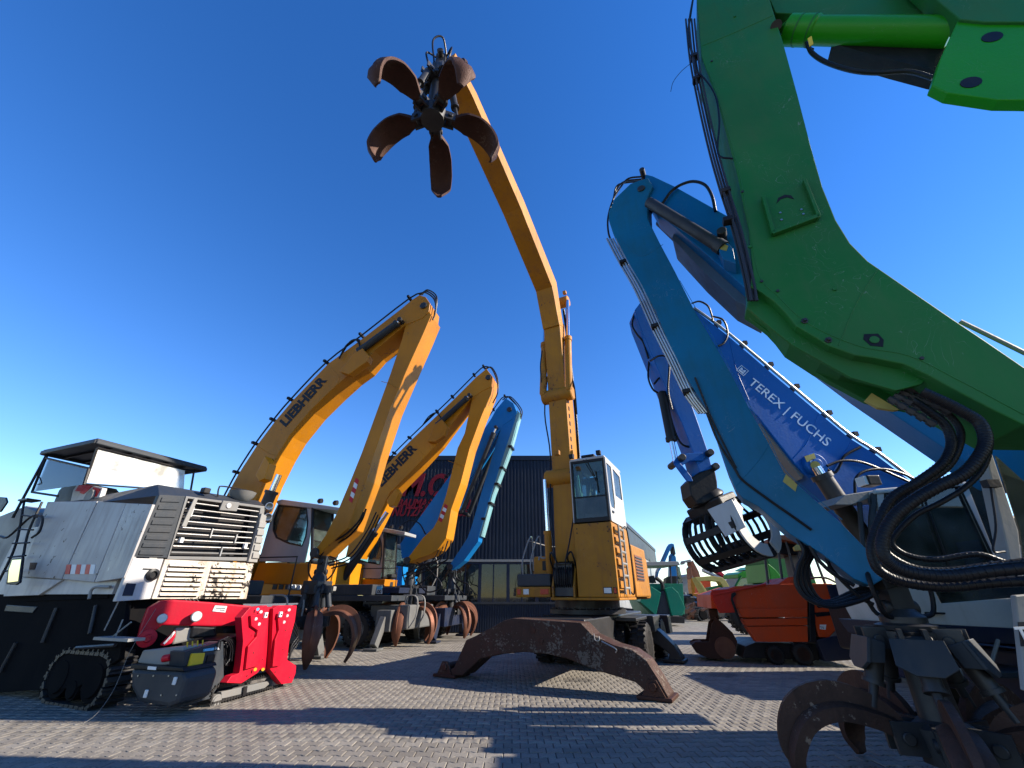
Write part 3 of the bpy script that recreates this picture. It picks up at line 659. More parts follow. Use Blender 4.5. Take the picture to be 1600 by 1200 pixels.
def lowrider(root, P, body, chas, f0, wid, cabside=1, z_deck=1.95, cw=None, zc=1.4):
    """upper carriage deck, counterweight, turntable, chassis, wheels, stabilisers"""
    B = lambda a, b, o0, o1, z0, z1: MB().obox(P.pt((a + b) / 2, (z0 + z1) / 2, (o0 + o1) / 2), P.u * (b - a) / 2, P.n * (o1 - o0) / 2, Z * (z1 - z0) / 2)
    c = wid / 2
    B(f0 - 2.6, f0 + 2.7, c - 1.3, c + 1.3, 1.42, 1.6).build('deck', DGREY, root, bevel=.02)
    B(f0 - 2.9, f0 + .2, c - 1.28, c + 1.28, 1.605, 2.75).build('engine_housing', body, root, bevel=.05)
    m = MB()
    for k in range(7): m.obox(P.pt(f0 - 2.2 + k * .28, 2.15, c - 1.29), P.u * .09, P.n * .02, Z * .35)
    m.build('vent', BLK, root)
    B(f0 - 3.5, f0 - 2.92, c - 1.3, c + 1.3, 1.45, 2.6).build('counterweight', DGREY, root, bevel=.08)
    B(f0 + .25, f0 + 1.9, c - 1.28, c - .45, 1.605, 1.95).build('tool_box', DGREY, root, bevel=.03)
    m = MB(); m.lathe(P.pt(f0, 1.12, c), Z, [(0, .8), (.1, .8), (.1, .7), (.29, .7)], 28); m.build('turntable', GREASE, root, smooth=True)
    B(f0 - 2.3, f0 + 2.3, c - .6, c + .6, .55, 1.1).build('chassis', chas, root, bevel=.04)
    for s_ in (-1, 1):
        B(f0 + s_ * 2.45 - .28, f0 + s_ * 2.45 + .28, c - 1.25, c + 1.25, .5, 1.15).build('stabiliser_box', chas, root, bevel=.03)
        for q in (-1, 1):
            m = MB(); a = P.pt(f0 + s_ * 2.45, .9, c + q * 1.2); b = P.pt(f0 + s_ * 2.45, .12, c + q * 1.65); m.beam(a, b, .26, .2, up=P.u); m.obox(P.pt(f0 + s_ * 2.45, .04, c + q * 1.65), P.u * .25, P.n * .22, Z * .035)
            m.build('stabiliser', chas, root, bevel=.015)
            tyre_unit(root, P.pt(f0 + s_ * 1.45, .55, c + q * 1.0), P.n, .55, .55, rim=LGREY)
    return B

# ---- handler 1
P1 = Plane((-5.41, 12), U)
b1 = [(655, 461), (643, 469), (626, 483), (565, 530), (513, 568), (456, 627), (429, 659), (402, 695), (374, 738), (354, 774), (338, 815), (325, 862), (350, 868), (372, 835), (395, 792), (412, 752), (434, 710), (452, 681), (484, 642), (518, 609), (545, 585), (566, 570), (585, 548), (632, 508), (660, 497), (670, 487), (672, 474), (665, 464)]
s1 = [(636, 498), (655, 484), (668, 483), (674, 492), (662, 520), (641, 566), (610, 636), (584, 710), (572, 750), (556, 791), (543, 826), (520, 846), (494, 871), (488, 866), (509, 836), (527, 800), (548, 750), (565, 708), (610, 584), (628, 530)]
h1, st1 = handler('h1', 'yellow material handler with grey cab, nearest of the two parked behind the red mini crane', P1, .82, b1, s1, YEL,
    ((446, 667), (511, 594), 'LIEBHERR', 1.15), ((562, 548), (626, 501)), ((556, 746), (545, 782), 6), [(662, 457), (640, 466), (565, 524), (510, 566), (454, 624), (427, 656), (399, 693), (370, 738), (350, 775)], (491, 868), YEL,
    {'pins': [(662, 478), (492, 864)]})
# ---- handler 2
P2 = Plane((-4.03, 17), U)
b2 = [(760, 576), (744, 589), (710, 623), (686, 646), (643, 687), (619, 711), (588, 744), (575, 765), (560, 800), (548, 835), (540, 870), (556, 872), (575, 838), (592, 805), (609, 770), (629, 750), (650, 729), (684, 692), (697, 674), (715, 650), (734, 624), (752, 612), (768, 604), (770, 589)]
s2 = [(740, 612), (758, 600), (769, 604), (767, 615), (760, 632), (752, 651), (734, 700), (720, 754), (705, 796), (702, 814), (697, 841), (684, 859), (671, 867), (650, 874), (637, 881), (634, 876), (661, 840), (677, 825), (684, 812), (697, 773), (715, 700), (726, 677), (736, 630)]
h2, st2 = handler('h2', 'yellow material handler with grey cab, the farther one, before the red hall lettering', P2, .82, b2, s2, YEL2,
    ((596, 761), (652, 701), 'LIEBHERR', 1.15), ((684, 663), (734, 618)), ((695, 787), (685, 813), 6), [(768, 575), (756, 573), (741, 586), (707, 620), (683, 643), (640, 684), (616, 708), (585, 741), (572, 763)], (636, 878), YEL2,
    {'pins': [(763, 590), (636, 876)]})
# ---- handler 3
P3 = Plane((-2.74, 19.6), U)
b3 = [(790, 622), (775, 640), (768, 653), (740, 695), (700, 747), (651, 815), (625, 850), (628, 872), (650, 866), (690, 822), (718, 786), (731, 755), (764, 702), (785, 665), (800, 655), (808, 645), (802, 630)]
s3 = [(788, 640), (807, 641), (804, 658), (790, 700), (767, 773), (749, 835), (747, 846), (725, 876), (706, 891), (700, 887), (730, 841), (736, 825), (752, 770), (770, 710), (784, 664)]
h3, st3 = handler('h3', 'blue material handler with weathered pale pipework, last in the left row beside the hall', P3, .6, b3, s3, BLUE3,
    None, ((722, 800), (775, 668)), None, [(806, 632), (789, 619), (771, 640), (738, 692), (697, 745), (648, 812)], (703, 888), BLUE3, {'pins': [(796, 640), (703, 886)]})
# pale pipe cover on its stick
m = MB(); m.pl(P3, [(808, 641), (812, 645), (797, 700), (770, 773), (752, 838), (746, 836), (764, 773), (787, 700), (804, 658)], .05, .58); m.build('stick_cover', TEALP, h3, bevel=.01)
pipes(h3, P3, [(813, 645), (798, 700), (771, 773), (753, 838)], .15, .03, 3, .14, TEALP)
m = MB()
for px in [(799, 700), (786, 733), (778, 758), (768, 788), (758, 812)]: m.obox(P3.hit(*px, .3), P3.u * .09, P3.n * .3, Z * .05)
m.build('pipe_clamp', BLK, h3)
tp = [(.12, .02), (.45, .2), (.8, .2), (1.08, .0), (1.2, -.35), (1.14, -.68), (1.0, -.92)]
tw = [.14, .2, .36, .4, .38, .26, .07]
for (hh, P_, tpx, wid, az, mt) in ((h1, P1, (491, 868), .82, .15, RUSTP), (h2, P2, (636, 878), .82, -.35, RUSTP), (h3, P3, (703, 888), .6, .5, RUSTP)):
    top = P_.hit(*tpx) + P_.n * wid / 2 - Z * .12
    grapple(hh, top, 1.0, az, tp, tw, .27, 1.72, 1.0, mt, DGREY, th=.1, rodz=.12, rodr=.42)
B1 = lowrider(h1, P1, YEL, CHG, -3.1, .62)
B2 = lowrider(h2, P2, YEL2, CHG, -2.6, .62)
B3 = lowrider(h3, P3, BLUE3, NAVY, -2.4, .6)
# lit grey undercarriage fronts seen between the grapples
for hh, Bq, f in ((h1, B1, -.3), (h2, B2, .6)):
    Bq(f - 1.5, f, -.6, 1.5, .55, 1.3).build('undercarriage_end', CHG, hh, bevel=.05)
    m = MB()
    for o_ in (-.5, .1): m.tube([(P1 if hh is h1 else P2).pt(f + .02, .6, o_), (P1 if hh is h1 else P2).pt(f + .25, 1.0, o_), (P1 if hh is h1 else P2).pt(f + .2, 1.55, o_), (P1 if hh is h1 else P2).pt(f - .3, 1.6, o_)], .025, 6)
    m.build('handrail', LGREY, hh, smooth=True)
def lift_cyl(root, P_, a, b, o, r=.16):
    cylinder_ram(root, P_.hit(*a, o), P_.hit(*b, o), r, .7, body=GREASE)
lift_cyl(h1, P1, (398, 830), (436, 742), -.18); lift_cyl(h1, P1, (398, 830), (436, 742), .8)
lift_cyl(h2, P2, (535, 905), (605, 800), -.18); lift_cyl(h2, P2, (535, 905), (605, 800), .8)
lift_cyl(h3, P3, (650, 900), (705, 800), -.18, .12)
for hh, P_, q in ((h1, P1, [(414, 712), (421, 724), (413, 748), (404, 752), (399, 742)]), (h2, P2, [(619, 762), (624, 770), (615, 790), (608, 792), (604, 782)])):
    m = MB(); m.pl(P_, q, -.3, 0.0); m.pl(P_, q, .82, 1.1); m.build('cylinder_bracket', YEL2, hh, bevel=.02)
for hh, P_, q in ((h1, P1, [(553, 552), (566, 544), (577, 556), (573, 565), (560, 574), (545, 585), (530, 580)]), (h2, P2, [(678, 664), (690, 655), (700, 667), (694, 680), (680, 690), (668, 690)])):
    m = MB(); m.pl(P_, q, -.26, 0.0); m.pl(P_, q, .82, 1.08); m.build('cylinder_bracket', YEL, hh, bevel=.02)
# hoses over the elbows and behind the arm cylinders
def hoses(root, P_, paths, r=.028, name='hose', mat=HOSE):
    m = MB()
    for o, px in paths: m.tube([P_.hit(x, y, o) for x, y in px], r, 8)
    return m.build(name, mat, root, smooth=True)
hoses(h1, P1, [(o, [(655 + k, 461), (664 + k, 457 - k), (678 + k, 467 - k), (681, 485), (676, 500)]) for k, o in ((0, .1), (2, .25), (4, .4))] + [(o, [(530, 560), (541 + k, 540 - k), (555 + k, 531), (562, 540), (560, 550)]) for k, o in ((0, -.1), (3, .0), (6, .15))] + [(.1, [(566, 700), (588, 790)][:0] or [(568, 800), (560, 815), (540, 835), (515, 850), (500, 870)]), (.3, [(572, 795), (564, 815), (545, 838), (520, 853), (503, 872)])])
hoses(h2, P2, [(o, [(757 + k, 577), (766 + k, 574), (775 + k, 590), (778, 612), (770, 630)]) for k, o in ((0, .1), (2, .3))] + [(o, [(660, 665), (670 + k, 651), (682, 645), (690, 655)]) for k, o in ((0, -.1), (3, .1))] + [(.0, [(700, 845), (690, 870), (670, 880), (650, 885), (645, 905)]), (.3, [(705, 845), (700, 872), (690, 880), (665, 905), (650, 915)]), (.5, [(660, 880), (675, 895), (690, 915), (668, 925), (650, 905)])])
hoses(h3, P3, [(o, [(785 + k, 625), (795 + k, 620), (812 + k, 640), (814, 655)]) for k, o in ((0, .1), (3, .3))] + [(.2, [(712, 890), (715, 905), (733, 915), (728, 930), (712, 915)]), (.0, [(625, 822), (640, 813), (655, 818), (665, 835)]), (.2, [(710, 890), (706, 905), (718, 920), (724, 935)])])
# cabs
def cab(root, P_, o0, side, win, front_top, front_bot, roof, band, body=GREY, glassm=GL, bandm=YEL, wid=1.0, pil=None):
    o1 = o0 + wid
    w3 = [P_.hit(x, y, o0) for x, y in win]
    c_ = MB().pl(P_, side, o0, o0 + .05, holes=[win]).build('cab', body, root, bevel=.008)
    MB().pl(P_, side, o1 - .05, o1, holes=[win]).build('cab_side', body, c_, bevel=.008)
    MB().pl(P_, [((x - sum(q[0] for q in win) / len(win)) * .985 + sum(q[0] for q in win) / len(win), y) for x, y in win], o0 + .015, o0 + .022).build('side_window', glassm, c_)
    m = MB(); pts = w3 + [w3[0], w3[1]]; m.tube([p - P_.n * .004 for p in w3 + [w3[0]]], .022, 6, smooth=False); m.build('window_seal', BLK, c_)
    m = MB(); m.pl(P_, roof, o0 - .04, o1 + .04); m.build('roof', body, c_, bevel=.02)
    m = MB(); m.pl(P_, band, o0 - .02, o1 + .02); m.build('cab_base', bandm, c_, bevel=.02)
    a0 = P_.hit(*front_top, o0); a1 = a0 + P_.n * wid; b0 = P_.hit(*front_bot, o0); b1_ = b0 + P_.n * wid
    t = P_.u * .012
    MB().prism([a0, a1, b1_, b0], t).build('windscreen', glassm, c_)
    m = MB(); m.tube([a0, b0], .045, 6); m.tube([a1, b1_], .045, 6); m.tube([a0, a1], .04, 6); m.tube([b0, b1_], .05, 6); m.tube([b0 * .62 + a0 * .38 + P_.n * .05, b1_ * .62 + a1 * .38], .02, 6); m.build('pillar', BLK, c_, smooth=True)
    return c_
side1 = [(435, 786), (487, 792), (486, 820), (482, 850), (476, 879), (404, 877), (413, 845), (424, 808)]
win1 = [(436, 790), (479, 794), (481, 815), (478, 838), (472, 853), (452, 849), (432, 840), (427, 828), (428, 812)]
c1 = cab(h1, P1, 1.0, side1, win1, (489, 793), (487, 878), [(430, 783), (440, 780), (492, 787), (531, 793), (530, 798), (486, 794), (434, 788)], [(404, 879), (476, 881), (487, 881), (480, 914), (392, 912)], CABG)
side2 = [(560, 826), (596, 829), (601, 850), (601, 870), (594, 904), (540, 903), (548, 868)]
win2 = [(557, 832), (592, 834), (596, 850), (596, 868), (593, 882), (575, 879), (556, 873), (552, 855)]
c2 = cab(h2, P2, 1.0, side2, win2, (602, 832), (598, 902), [(558, 822), (596, 824), (633, 831), (632, 836), (598, 831), (558, 828)], [(538, 905), (595, 905), (602, 905), (600, 916), (536, 915)], CABG)
side3 = [(612, 852), (640, 855), (645, 880), (640, 915), (600, 914), (602, 880)]
win3 = [(613, 857), (637, 860), (640, 880), (637, 898), (610, 896)]
c3 = cab(h3, P3, 1.0, side3, win3, (645, 858), (643, 914), [(610, 849), (662, 856), (661, 861), (610, 855)], [(600, 916), (646, 917), (644, 928), (598, 927)], LGREY, bandm=NAVY)
F1 = Frame((P1.A.x, P1.A.y), (P1.u.x, P1.u.y))
for hh, P_, f in ((h1, P1, -1.6), (h2, P2, -1.5)):
    Fq = Frame((P_.A.x, P_.A.y), (P_.u.x, P_.u.y)); seat(hh, Fq, f, -1.55, 2.25, .95)
m = MB(); m.pl(P1, [(450, 913), (482, 915), (480, 923), (448, 922)], .6, 1.9); m.build('lamp_bar', LGREY, h1, bevel=.02)
for px in ((455, 917), (460, 917), (468, 918)): MB().lathe(P1.hit(*px, .59), -P1.n, [(0, .06), (.03, .055)], 12).build('headlight', LAMPW, h1, smooth=True)
for hh, P_, pl_ in ((h1, P1, [(497, 783), (521, 786)]), (h2, P2, [(609, 823), (624, 824)])):
    for px in pl_:
        q = P_.hit(*px, 1.2); MB().lathe(q, P_.u, [(0, .05), (.04, .08), (.14, .08)], 12).build('work_light', BLK, hh, smooth=True)
MB().pl(P2, [(580, 916), (597, 916), (597, 921), (580, 921)], -.7, -.69).build('sticker', CYC, h2)
MB().pl(P2, [(583, 921), (597, 921), (597, 928), (583, 928)], -.702, -.69).build('number_plate', WSTK, h2)
text('0,00', P2.hit(584.5, 927, -.705), P2.hit(595.5, 927, -.705), Z, -P2.n, LETB, h2, bold=.03, depth=.002, lift=.001)
P2b = Plane((P2.A.x, P2.A.y), U)
MB().pl(P2, [(535, 916), (625, 918), (623, 927), (533, 926)], -.69, 1.5).build('carriage_beam', NAVY, h2, bevel=.02)
# stairway rail and box on the hall side of the third handler
m = MB()
for o_ in (-.4, -.1): m.tube([P3.hit(*px, o_) for px in ((660, 870), (662, 882), (680, 868), (684, 880), (683, 900), (674, 918))], .025, 6, smooth=False)
m.build('handrail', LGREY, h3, smooth=True)

# ================================================================== white cold milling machine
K = (-6.6, 7.9); PF = Plane(K, (.375, .927)); PS = Plane(K, (.927, -.375))
mill = thing('road_milling_machine', 'worn white road milling machine with canopy and sooty louvres at the left edge', 'milling machine', (K[0], K[1], 0))
def face(px, name, mat, o0=0, o1=.1, pl=PF, bevel=.01, holes=(), par=None):
    return MB().pl(pl, px, o0, o1, holes=holes).build(name, mat, par or mill, bevel=bevel)
vent = face([(249, 773), (290, 775), (261, 872), (209, 870)], 'vent_panel', DGREY)
for k in range(8):
    t0 = (k + .25) / 8.2; t1 = (k + .85) / 8.2
    L0 = (249 - 40 * t0 + 6, 773 + 97 * t0 + 1); L1 = (249 - 40 * t1 + 6, 773 + 97 * t1 + 1); R0 = (290 - 29 * t0 - 6, 775 + 97 * t0); R1 = (290 - 29 * t1 - 6, 775 + 97 * t1)
    face([L0, R0, R1, L1], 'slat', DGREY, -.02, 0, par=vent, bevel=.008)
core = face([(291, 776), (409, 790), (398, 874), (262, 873)], 'cooler_core', BLK, .3, .4)
fr = face([(291, 775), (415, 791), (398, 877), (261, 874)], 'grille_frame', GREY, -.01, .3, holes=[[(294, 779), (407, 794), (393, 871), (265, 869)]])
for k in range(9):
    t = (k + .6) / 9.2; a = (294 - 29 * t, 779 + 90 * t); b = (408 - 14 * t, 795 + 76 * t)
    q = PF.hit(a[0], a[1], .03); r_ = PF.hit(b[0], b[1], .03); m = MB(); m.tube([q, r_], .017, 8); m.build('grille_bar', STEEL if k < 8 else GREY, fr, smooth=True)
face([(304, 778), (310, 779), (291, 824), (284, 822)], 'hinge_bracket', LGREY, -.06, -.03)
for px in ((283, 844), (383, 853)): MB().obox(PF.hit(*px, -.02), PF.u * .03, PF.n * .03, Z * .045).build('reflector', WSTK, mill)
for (x, y) in ((300, 800), (330, 833), (368, 842), (345, 862)): MB().obox(PF.hit(x, y, 0), PF.u * .012, PF.n * .02, Z * .09).build('latch', STEEL, mill)
# flared right edge strip, exhausts
st_ = face([(409, 802), (417, 806), (402, 879), (388, 878)], 'edge_strip', LGREY, -.06, .02)
for k in range(5):
    y = 815 + k * 12; face([(406 - k * 2.4, y), (417 - k * 2.6, y + 1), (415 - k * 2.6, y + 10), (404 - k * 2.4, y + 9)], 'strip_step', LGREY, -.09, -.06, par=st_)
for px in ((421, 791), (419, 808)):
    q = PF.hit(*px, -.05); d_ = (Vector((.45, -.85, .1))).normalized(); MB().lathe(q - d_ * .25, d_, [(0, .085), (.28, .085), (.28, .07), (.1, .065), (.1, .01)], 18).build('exhaust_pipe', STEEL, mill, smooth=True)
# lower white louvre panel
lp = face([(258, 874), (397, 880), (385, 936), (237, 936)], 'louvre_panel', LOUV, -.01, .08)
for half in ((0.06, .47), (.54, .93)):
    for k in range(7):
        t0 = .08 + k * .125; t1 = t0 + .082
        def Q(u_, v_):
            x0 = 258 - 21 * v_; x1 = 397 - 12 * v_; y0 = 874 + 62 * v_; y1 = 880 + 56 * v_
            return (x0 + (x1 - x0) * u_, y0 + (y1 - y0) * u_)
        q = [PF.hit(*Q(half[0], t0), -.012), PF.hit(*Q(half[1], t0), -.012), PF.hit(*Q(half[1], t1), -.012), PF.hit(*Q(half[0], t1), -.012)]
        lip = [q[3] - PF.n * .05, q[2] - PF.n * .05]
        m = MB(); m.poly([q[0], q[1], lip[1], lip[0], q[2], q[3]], [(0, 1, 2, 3), (3, 2, 4, 5), (0, 3, 5), (1, 4, 2)]); m.build('louvre', LOUV, lp)
        MB().prism([PF.hit(*Q(half[0] + .01, t1 + .003), -.013), PF.hit(*Q(half[1] - .01, t1 + .003), -.013), PF.hit(*Q(half[1] - .01, t1 + .04), -.013), PF.hit(*Q(half[0] + .01, t1 + .04), -.013)], PF.n * .004).build('slot', BLK, lp)
ll = face([(208, 872), (256, 873), (235, 936), (180, 940)], 'lower_panel', WHT, -.005, .08)
face([(224, 888), (246, 889), (246, 891), (223, 890)], 'slot', BLK, -.012, -.004, par=ll, bevel=0)
face([(198, 911), (213, 912), (207, 931), (191, 931)], 'filler_hatch', NAVY, -.012, -.004, par=ll, bevel=0)
MB().lathe(PF.hit(237, 898, 0), -PF.n, [(0, .1), (.05, .1), (.06, .06), (.03, .055), (.03, .01)], 24).build('filler_cap', BLK, ll, smooth=True)
# side
face([(153, 783), (197, 786), (146, 910), (97, 905)], 'side_panel', WHTW, 0, .08, PS)
face([(74, 784), (151.5, 783), (95.5, 905), (32, 901)], 'side_door', WHTW, .0, .08, PS)
a = [PS.hit(197.5, 786, 0), PF.hit(238, 788, .0), PF.hit(193, 903, .0), PS.hit(147.5, 910, 0)]
MB().prism(a, Vector((.3, .9, 0)) * .08).build('corner_panel', WHTW, mill, bevel=.01)
for k, x in enumerate((104, 112.5, 120, 127.5, 135, 142)):
    t = 3.3
    face([(x, 882), (x + 7, 882), (x + 4, 897), (x - 3, 897)], 'warning_stripe', CRD if k % 2 == 0 else WSTK, -.008, -.001, PS, 0)
lx = [PS.hit(170, 883, -.03), PS.hit(194, 884, -.03), PS.hit(189, 896, -.03), PS.hit(164, 895, -.03)]
hl = MB().prism(lx, PS.n * .1).build('headlight', BLK, mill, bevel=.01)
for px in ((173, 889), (183, 889)): MB().lathe(PS.hit(*px, -.032), -PS.n, [(0, .045), (.02, .04)], 14).build('lens', LAMPW, hl, smooth=True)
face([(47, 879), (58, 879), (54, 890), (45, 890)], 'step_recess', RUST, -.006, 0, PS, 0)
face([(32, 902), (97, 906), (60, 930), (5, 932), (8, 905)], 'lower_side', WHT, .02, .1, PS)
# hood over the top: dark sloped deck
m = MB(); pts = [PS.hit(159, 765, .1), PF.hit(242, 756.5, .1), PF.hit(296, 767, .02), PF.hit(415, 789, .02), PF.hit(291, 775, -.02), PF.hit(249, 773, -.02), PS.hit(158, 783, 0)]
c_ = PF.pt(1.0, 3.3, 2.0)
m.poly([PS.hit(158, 785, 0), PF.hit(249, 774, 0), PF.hit(414, 790, 0), PF.hit(414, 790, 0) + PF.n * 4.6, PS.hit(158, 785, 0) + PF.n * 2.2,
        PS.hit(170, 772, .5), PF.hit(246, 757, .5), PF.hit(405, 783, .35), PF.hit(405, 783, .35) + PF.n * 4, PS.hit(170, 772, .5) + PF.n * 1.8],
       [(0, 1, 6, 5), (1, 2, 7, 6), (2, 3, 8, 7), (5, 6, 7, 8, 9), (0, 5, 9, 4)])
m.build('hood', DGREY, mill, bevel=.01)
# body mass
bz = 1.62
m = MB(); cpts = [PF.pt(.03, bz, .5), PF.pt(2.1, bz, .5), PF.pt(2.1, bz, 5.2), PF.pt(.12, bz, 5.2)]; m.prism([cpts], Z * 1.35); m.build('body', WHT, mill)
m = MB(); cpts = [PF.pt(.25, .6, .25), PF.pt(1.95, .6, .25), PF.pt(1.95, .6, 5.4), PF.pt(.3, .6, 5.4)]; m.prism([cpts], Z * 1.01); m.build('milling_drum_housing', MATTBLK, mill)
# dark skirt plate on the side down to the drum
face([(-60, 925), (200, 925), (186, 1030), (120, 1075), (-60, 1085)], 'drum_skirt', MATTBLK, .12, .2, PS)
face([(60, 928), (170, 908), (168, 935), (40, 940)], 'service_bay', MATTBLK, .1, .2, PS)
m = MB(); m.tube([PS.hit(x, y, -.03) for x, y in ((139, 936), (143, 922), (152, 917), (172, 917))], .025, 8); m.build('handle', LGREY, mill, smooth=True)
# rubber apron bars (bright edges)
m = MB(); 
for (a_, b_) in (((163, 985), (185, 940)), ((172, 998), (205, 972)), ((180, 996), (192, 968))): m.tube([PS.hit(*a_, -.05), PS.hit(*b_, -.05)], .012, 6)
m.obox(PS.hit(186, 998, -.1), PS.u * .45, PS.n * .12, Z * .02); m.build('apron_bar', LGREY, mill)
def track_at(cen, L_, H_, ax_dir, wid_, par):
    c = Vector(cen); d = Vector(ax_dir).normalized(); sd_ = Vector((-d.y, d.x, 0)); pts = []; r_ = H_ / 2
    for k in range(9): th = math.pi / 2 - math.pi * k / 8; pts.append(c + d * (L_ / 2 - r_ + r_ * math.cos(th)) + Z * (r_ * math.sin(th)))
    for k in range(9): th = -math.pi / 2 - math.pi * k / 8; pts.append(c + d * (-L_ / 2 + r_ + r_ * math.cos(th)) + Z * (r_ * math.sin(th)))
    crawler(par, pts, sd_, wid_, .05, pad=.14, wheels=[(c + d * (L_ / 2 - r_), r_ * .85), (c - d * (L_ / 2 - r_), r_ * .85), (c - Z * r_ * .4, r_ * .45)])
    MB().obox(c + Z * .02, d * (L_ / 2 - r_), sd_ * wid_ * .35, Z * r_ * .5).build('track_frame', BLK, par, bevel=.02)
tdir = (-PF.n.x, -PF.n.y, 0); track_at(PF.pt(.3, .37, .75), 1.7, .72, tdir, .4, mill); track_at(PF.pt(1.75, .37, .9), 1.7, .72, tdir, .35, mill)
track_at(PF.pt(.3, .37, 4.4), 1.7, .72, tdir, .4, mill)
for a_ in (.3, 1.75): MB().lathe(PF.pt(a_, .7, .8), Z, [(0, .13), (.95, .13)], 16).build('lifting_column', STEEL, mill, smooth=True)
# canopy
Pc = Plane((PF.pt(0, 0, 3.4).x, PF.pt(0, 0, 3.4).y), (.375, .927))
zc = 4.84; c0 = PF.pt(0, zc, 3.45); rv = PF.u * 2.62; lv = PF.n * 2.35
m = MB(); m.prism([[c0, c0 + rv, c0 + rv + lv, c0 + lv]], Z * .07)
for e in ((c0, c0 + rv), (c0 + rv, c0 + rv + lv), (c0 + rv + lv, c0 + lv), (c0 + lv, c0)): m.beam(e[0] - Z * .02, e[1] - Z * .02, .07, .1)
can = m.build('canopy_roof', DGREY, mill, bevel=.02)
m = MB()
for k in range(1, 6): m.beam(c0 + rv * k / 6 - Z * .03, c0 + rv * k / 6 + lv - Z * .03, .04, .04)
m.build('roof_rib', BLK, can)
face([(153, 701), (289, 734), (287, 765), (133, 754)], 'windscreen', GLW, 3.5, 3.51, PF, 0)
m = MB()
for px, o_ in (((153, 700), 0), ((133, 756), 0), ((287, 768), 0), ((289, 733), 0)): pass
m.tube([PF.hit(152, 700, 3.5), PF.hit(132, 757, 3.5)], .025, 6); m.tube([PF.hit(152, 700, 3.5), PF.hit(303, 737, 3.5)], .03, 6); m.tube([PF.hit(303, 737, 3.5), PF.hit(297, 772, 3.5)], .025, 6)
m.tube([PF.hit(132, 756, 3.5), PF.hit(300, 768, 3.5)], .02, 6)
PS2 = Plane((c0.x, c0.y), (.927, -.375))
for a_, b_ in (((73, 713), (50, 769)), ((50, 769), (90, 775)), ((73, 716), (140, 732)), ((139, 732), (131, 757))): m.tube([PS2.hit(*a_), PS2.hit(*b_)], .028, 6)
m.tube([PS2.hit(62, 746), PS2.hit(65, 755), PS2.hit(59, 757)], .012, 6)
for q in (c0 + rv * .97 + lv * .95, c0 + rv * .03 + lv * .97): m.tube([q, q - Z * 1.6], .03, 6)
m.build('canopy_post', BLK, mill, smooth=True)
face([(74, 717), (138, 733), (131, 757), (53, 768)], 'side_screen', GLC, 0, .006, PS2, 0)
# console with red-white striped cover
cons = face([(100, 758), (122, 753), (127, 760), (112, 784), (84, 784), (92, 766)], 'console', DGREY, .4, 1.2, PS)
face([(122, 754), (160, 762), (155, 777), (140, 783), (110, 783), (114, 766)], 'striped_cover', WHT, .35, .45, PS)
face([(124, 757), (138, 756), (126, 768), (117, 767)], 'warning_stripe', CRD, .34, .35, PS, 0); face([(146, 761), (157, 764), (150, 776), (140, 775)], 'warning_stripe', CRD, .34, .35, PS, 0); face([(138, 757), (145, 759), (130, 772), (124, 770)], 'warning_stripe', CRD, .338, .349, PS, 0)
MB().lathe(PS.hit(141, 776, .33), -PS.n, [(0, .16), (.04, .15)], 24).build('mirror', GREY, mill, smooth=True)
# ladder, mirror and rails at the far left
m = MB()
for px in ([(38, 783), (25, 850), (0, 905), (-12, 925)], [(66, 784), (45, 830), (36, 870), (30, 900)], [(0, 838), (14, 838), (48, 808), (66, 808), (62, 830), (50, 840)]): m.tube([PS.hit(x, y, -.15) for x, y in px], .024, 6)
for k in range(5): m.tube([PS.hit(34 - k * 7, 805 + k * 22, -.15), PS.hit(58 - k * 6, 808 + k * 20, -.15)], .018, 6)
m.obox(PS.hit(46, 782, -.1), PS.u * .2, PS.n * .12, Z * .02); m.build('ladder', BLK, mill, smooth=True)
mi = MB().pl(PS, [(17, 873), (35, 871), (30, 910), (24, 914), (9, 913), (12, 890)], -.35, -.31).build('side_mirror', BLK, mill, bevel=.01)
MB().pl(PS, [(19, 875), (33, 874), (28, 908), (12, 910), (14, 890)], -.355, -.351).build('mirror_glass', MIRR, mi)
# discharge conveyor behind
cv = MB(); PS3 = Plane((PS.A.x, PS.A.y), (.927, -.375)); cv.pl(PS3, [(-80, 838), (40, 790), (60, 800), (40, 880), (-80, 930)], .9, 1.5); cv.build('conveyor', LGREY, mill, bevel=.03)
MB().pl(PS3, [(-20, 775), (9, 777), (11, 784), (0, 800), (-20, 803)], .3, .34).build('rear_mirror', BLK, mill, bevel=.02)
# hopper bowl, lamp and guard on top right
m = MB(); q = PF.hit(379, 771, .3); m.lathe(q - Z * .22, Z, [(0, .05), (.06, .16), (.15, .24), (.25, .28)], 20); m.build('lamp_bowl', GREY, mill, smooth=True)
m = MB(); m.tube([PF.hit(x, y, .25) for x, y in ((340, 776), (342, 763), (350, 760), (395, 768))], .016, 6); m.build('guard_rail', BLK, mill, smooth=True)
MB().obox(PF.hit(321, 767, .2), PF.u * .07, PF.n * .07, Z * .06).build('work_light', BLK, mill, bevel=.02)
g_ = face([(349, 782), (375, 785), (370, 799), (343, 797)], 'gear_plate', GREY, -.04, .0)
MB().lathe(PF.hit(357, 790, -.04), -PF.n, [(0, .06), (.02, .055)], 8).build('gear_boss', WHT, g_, smooth=True)

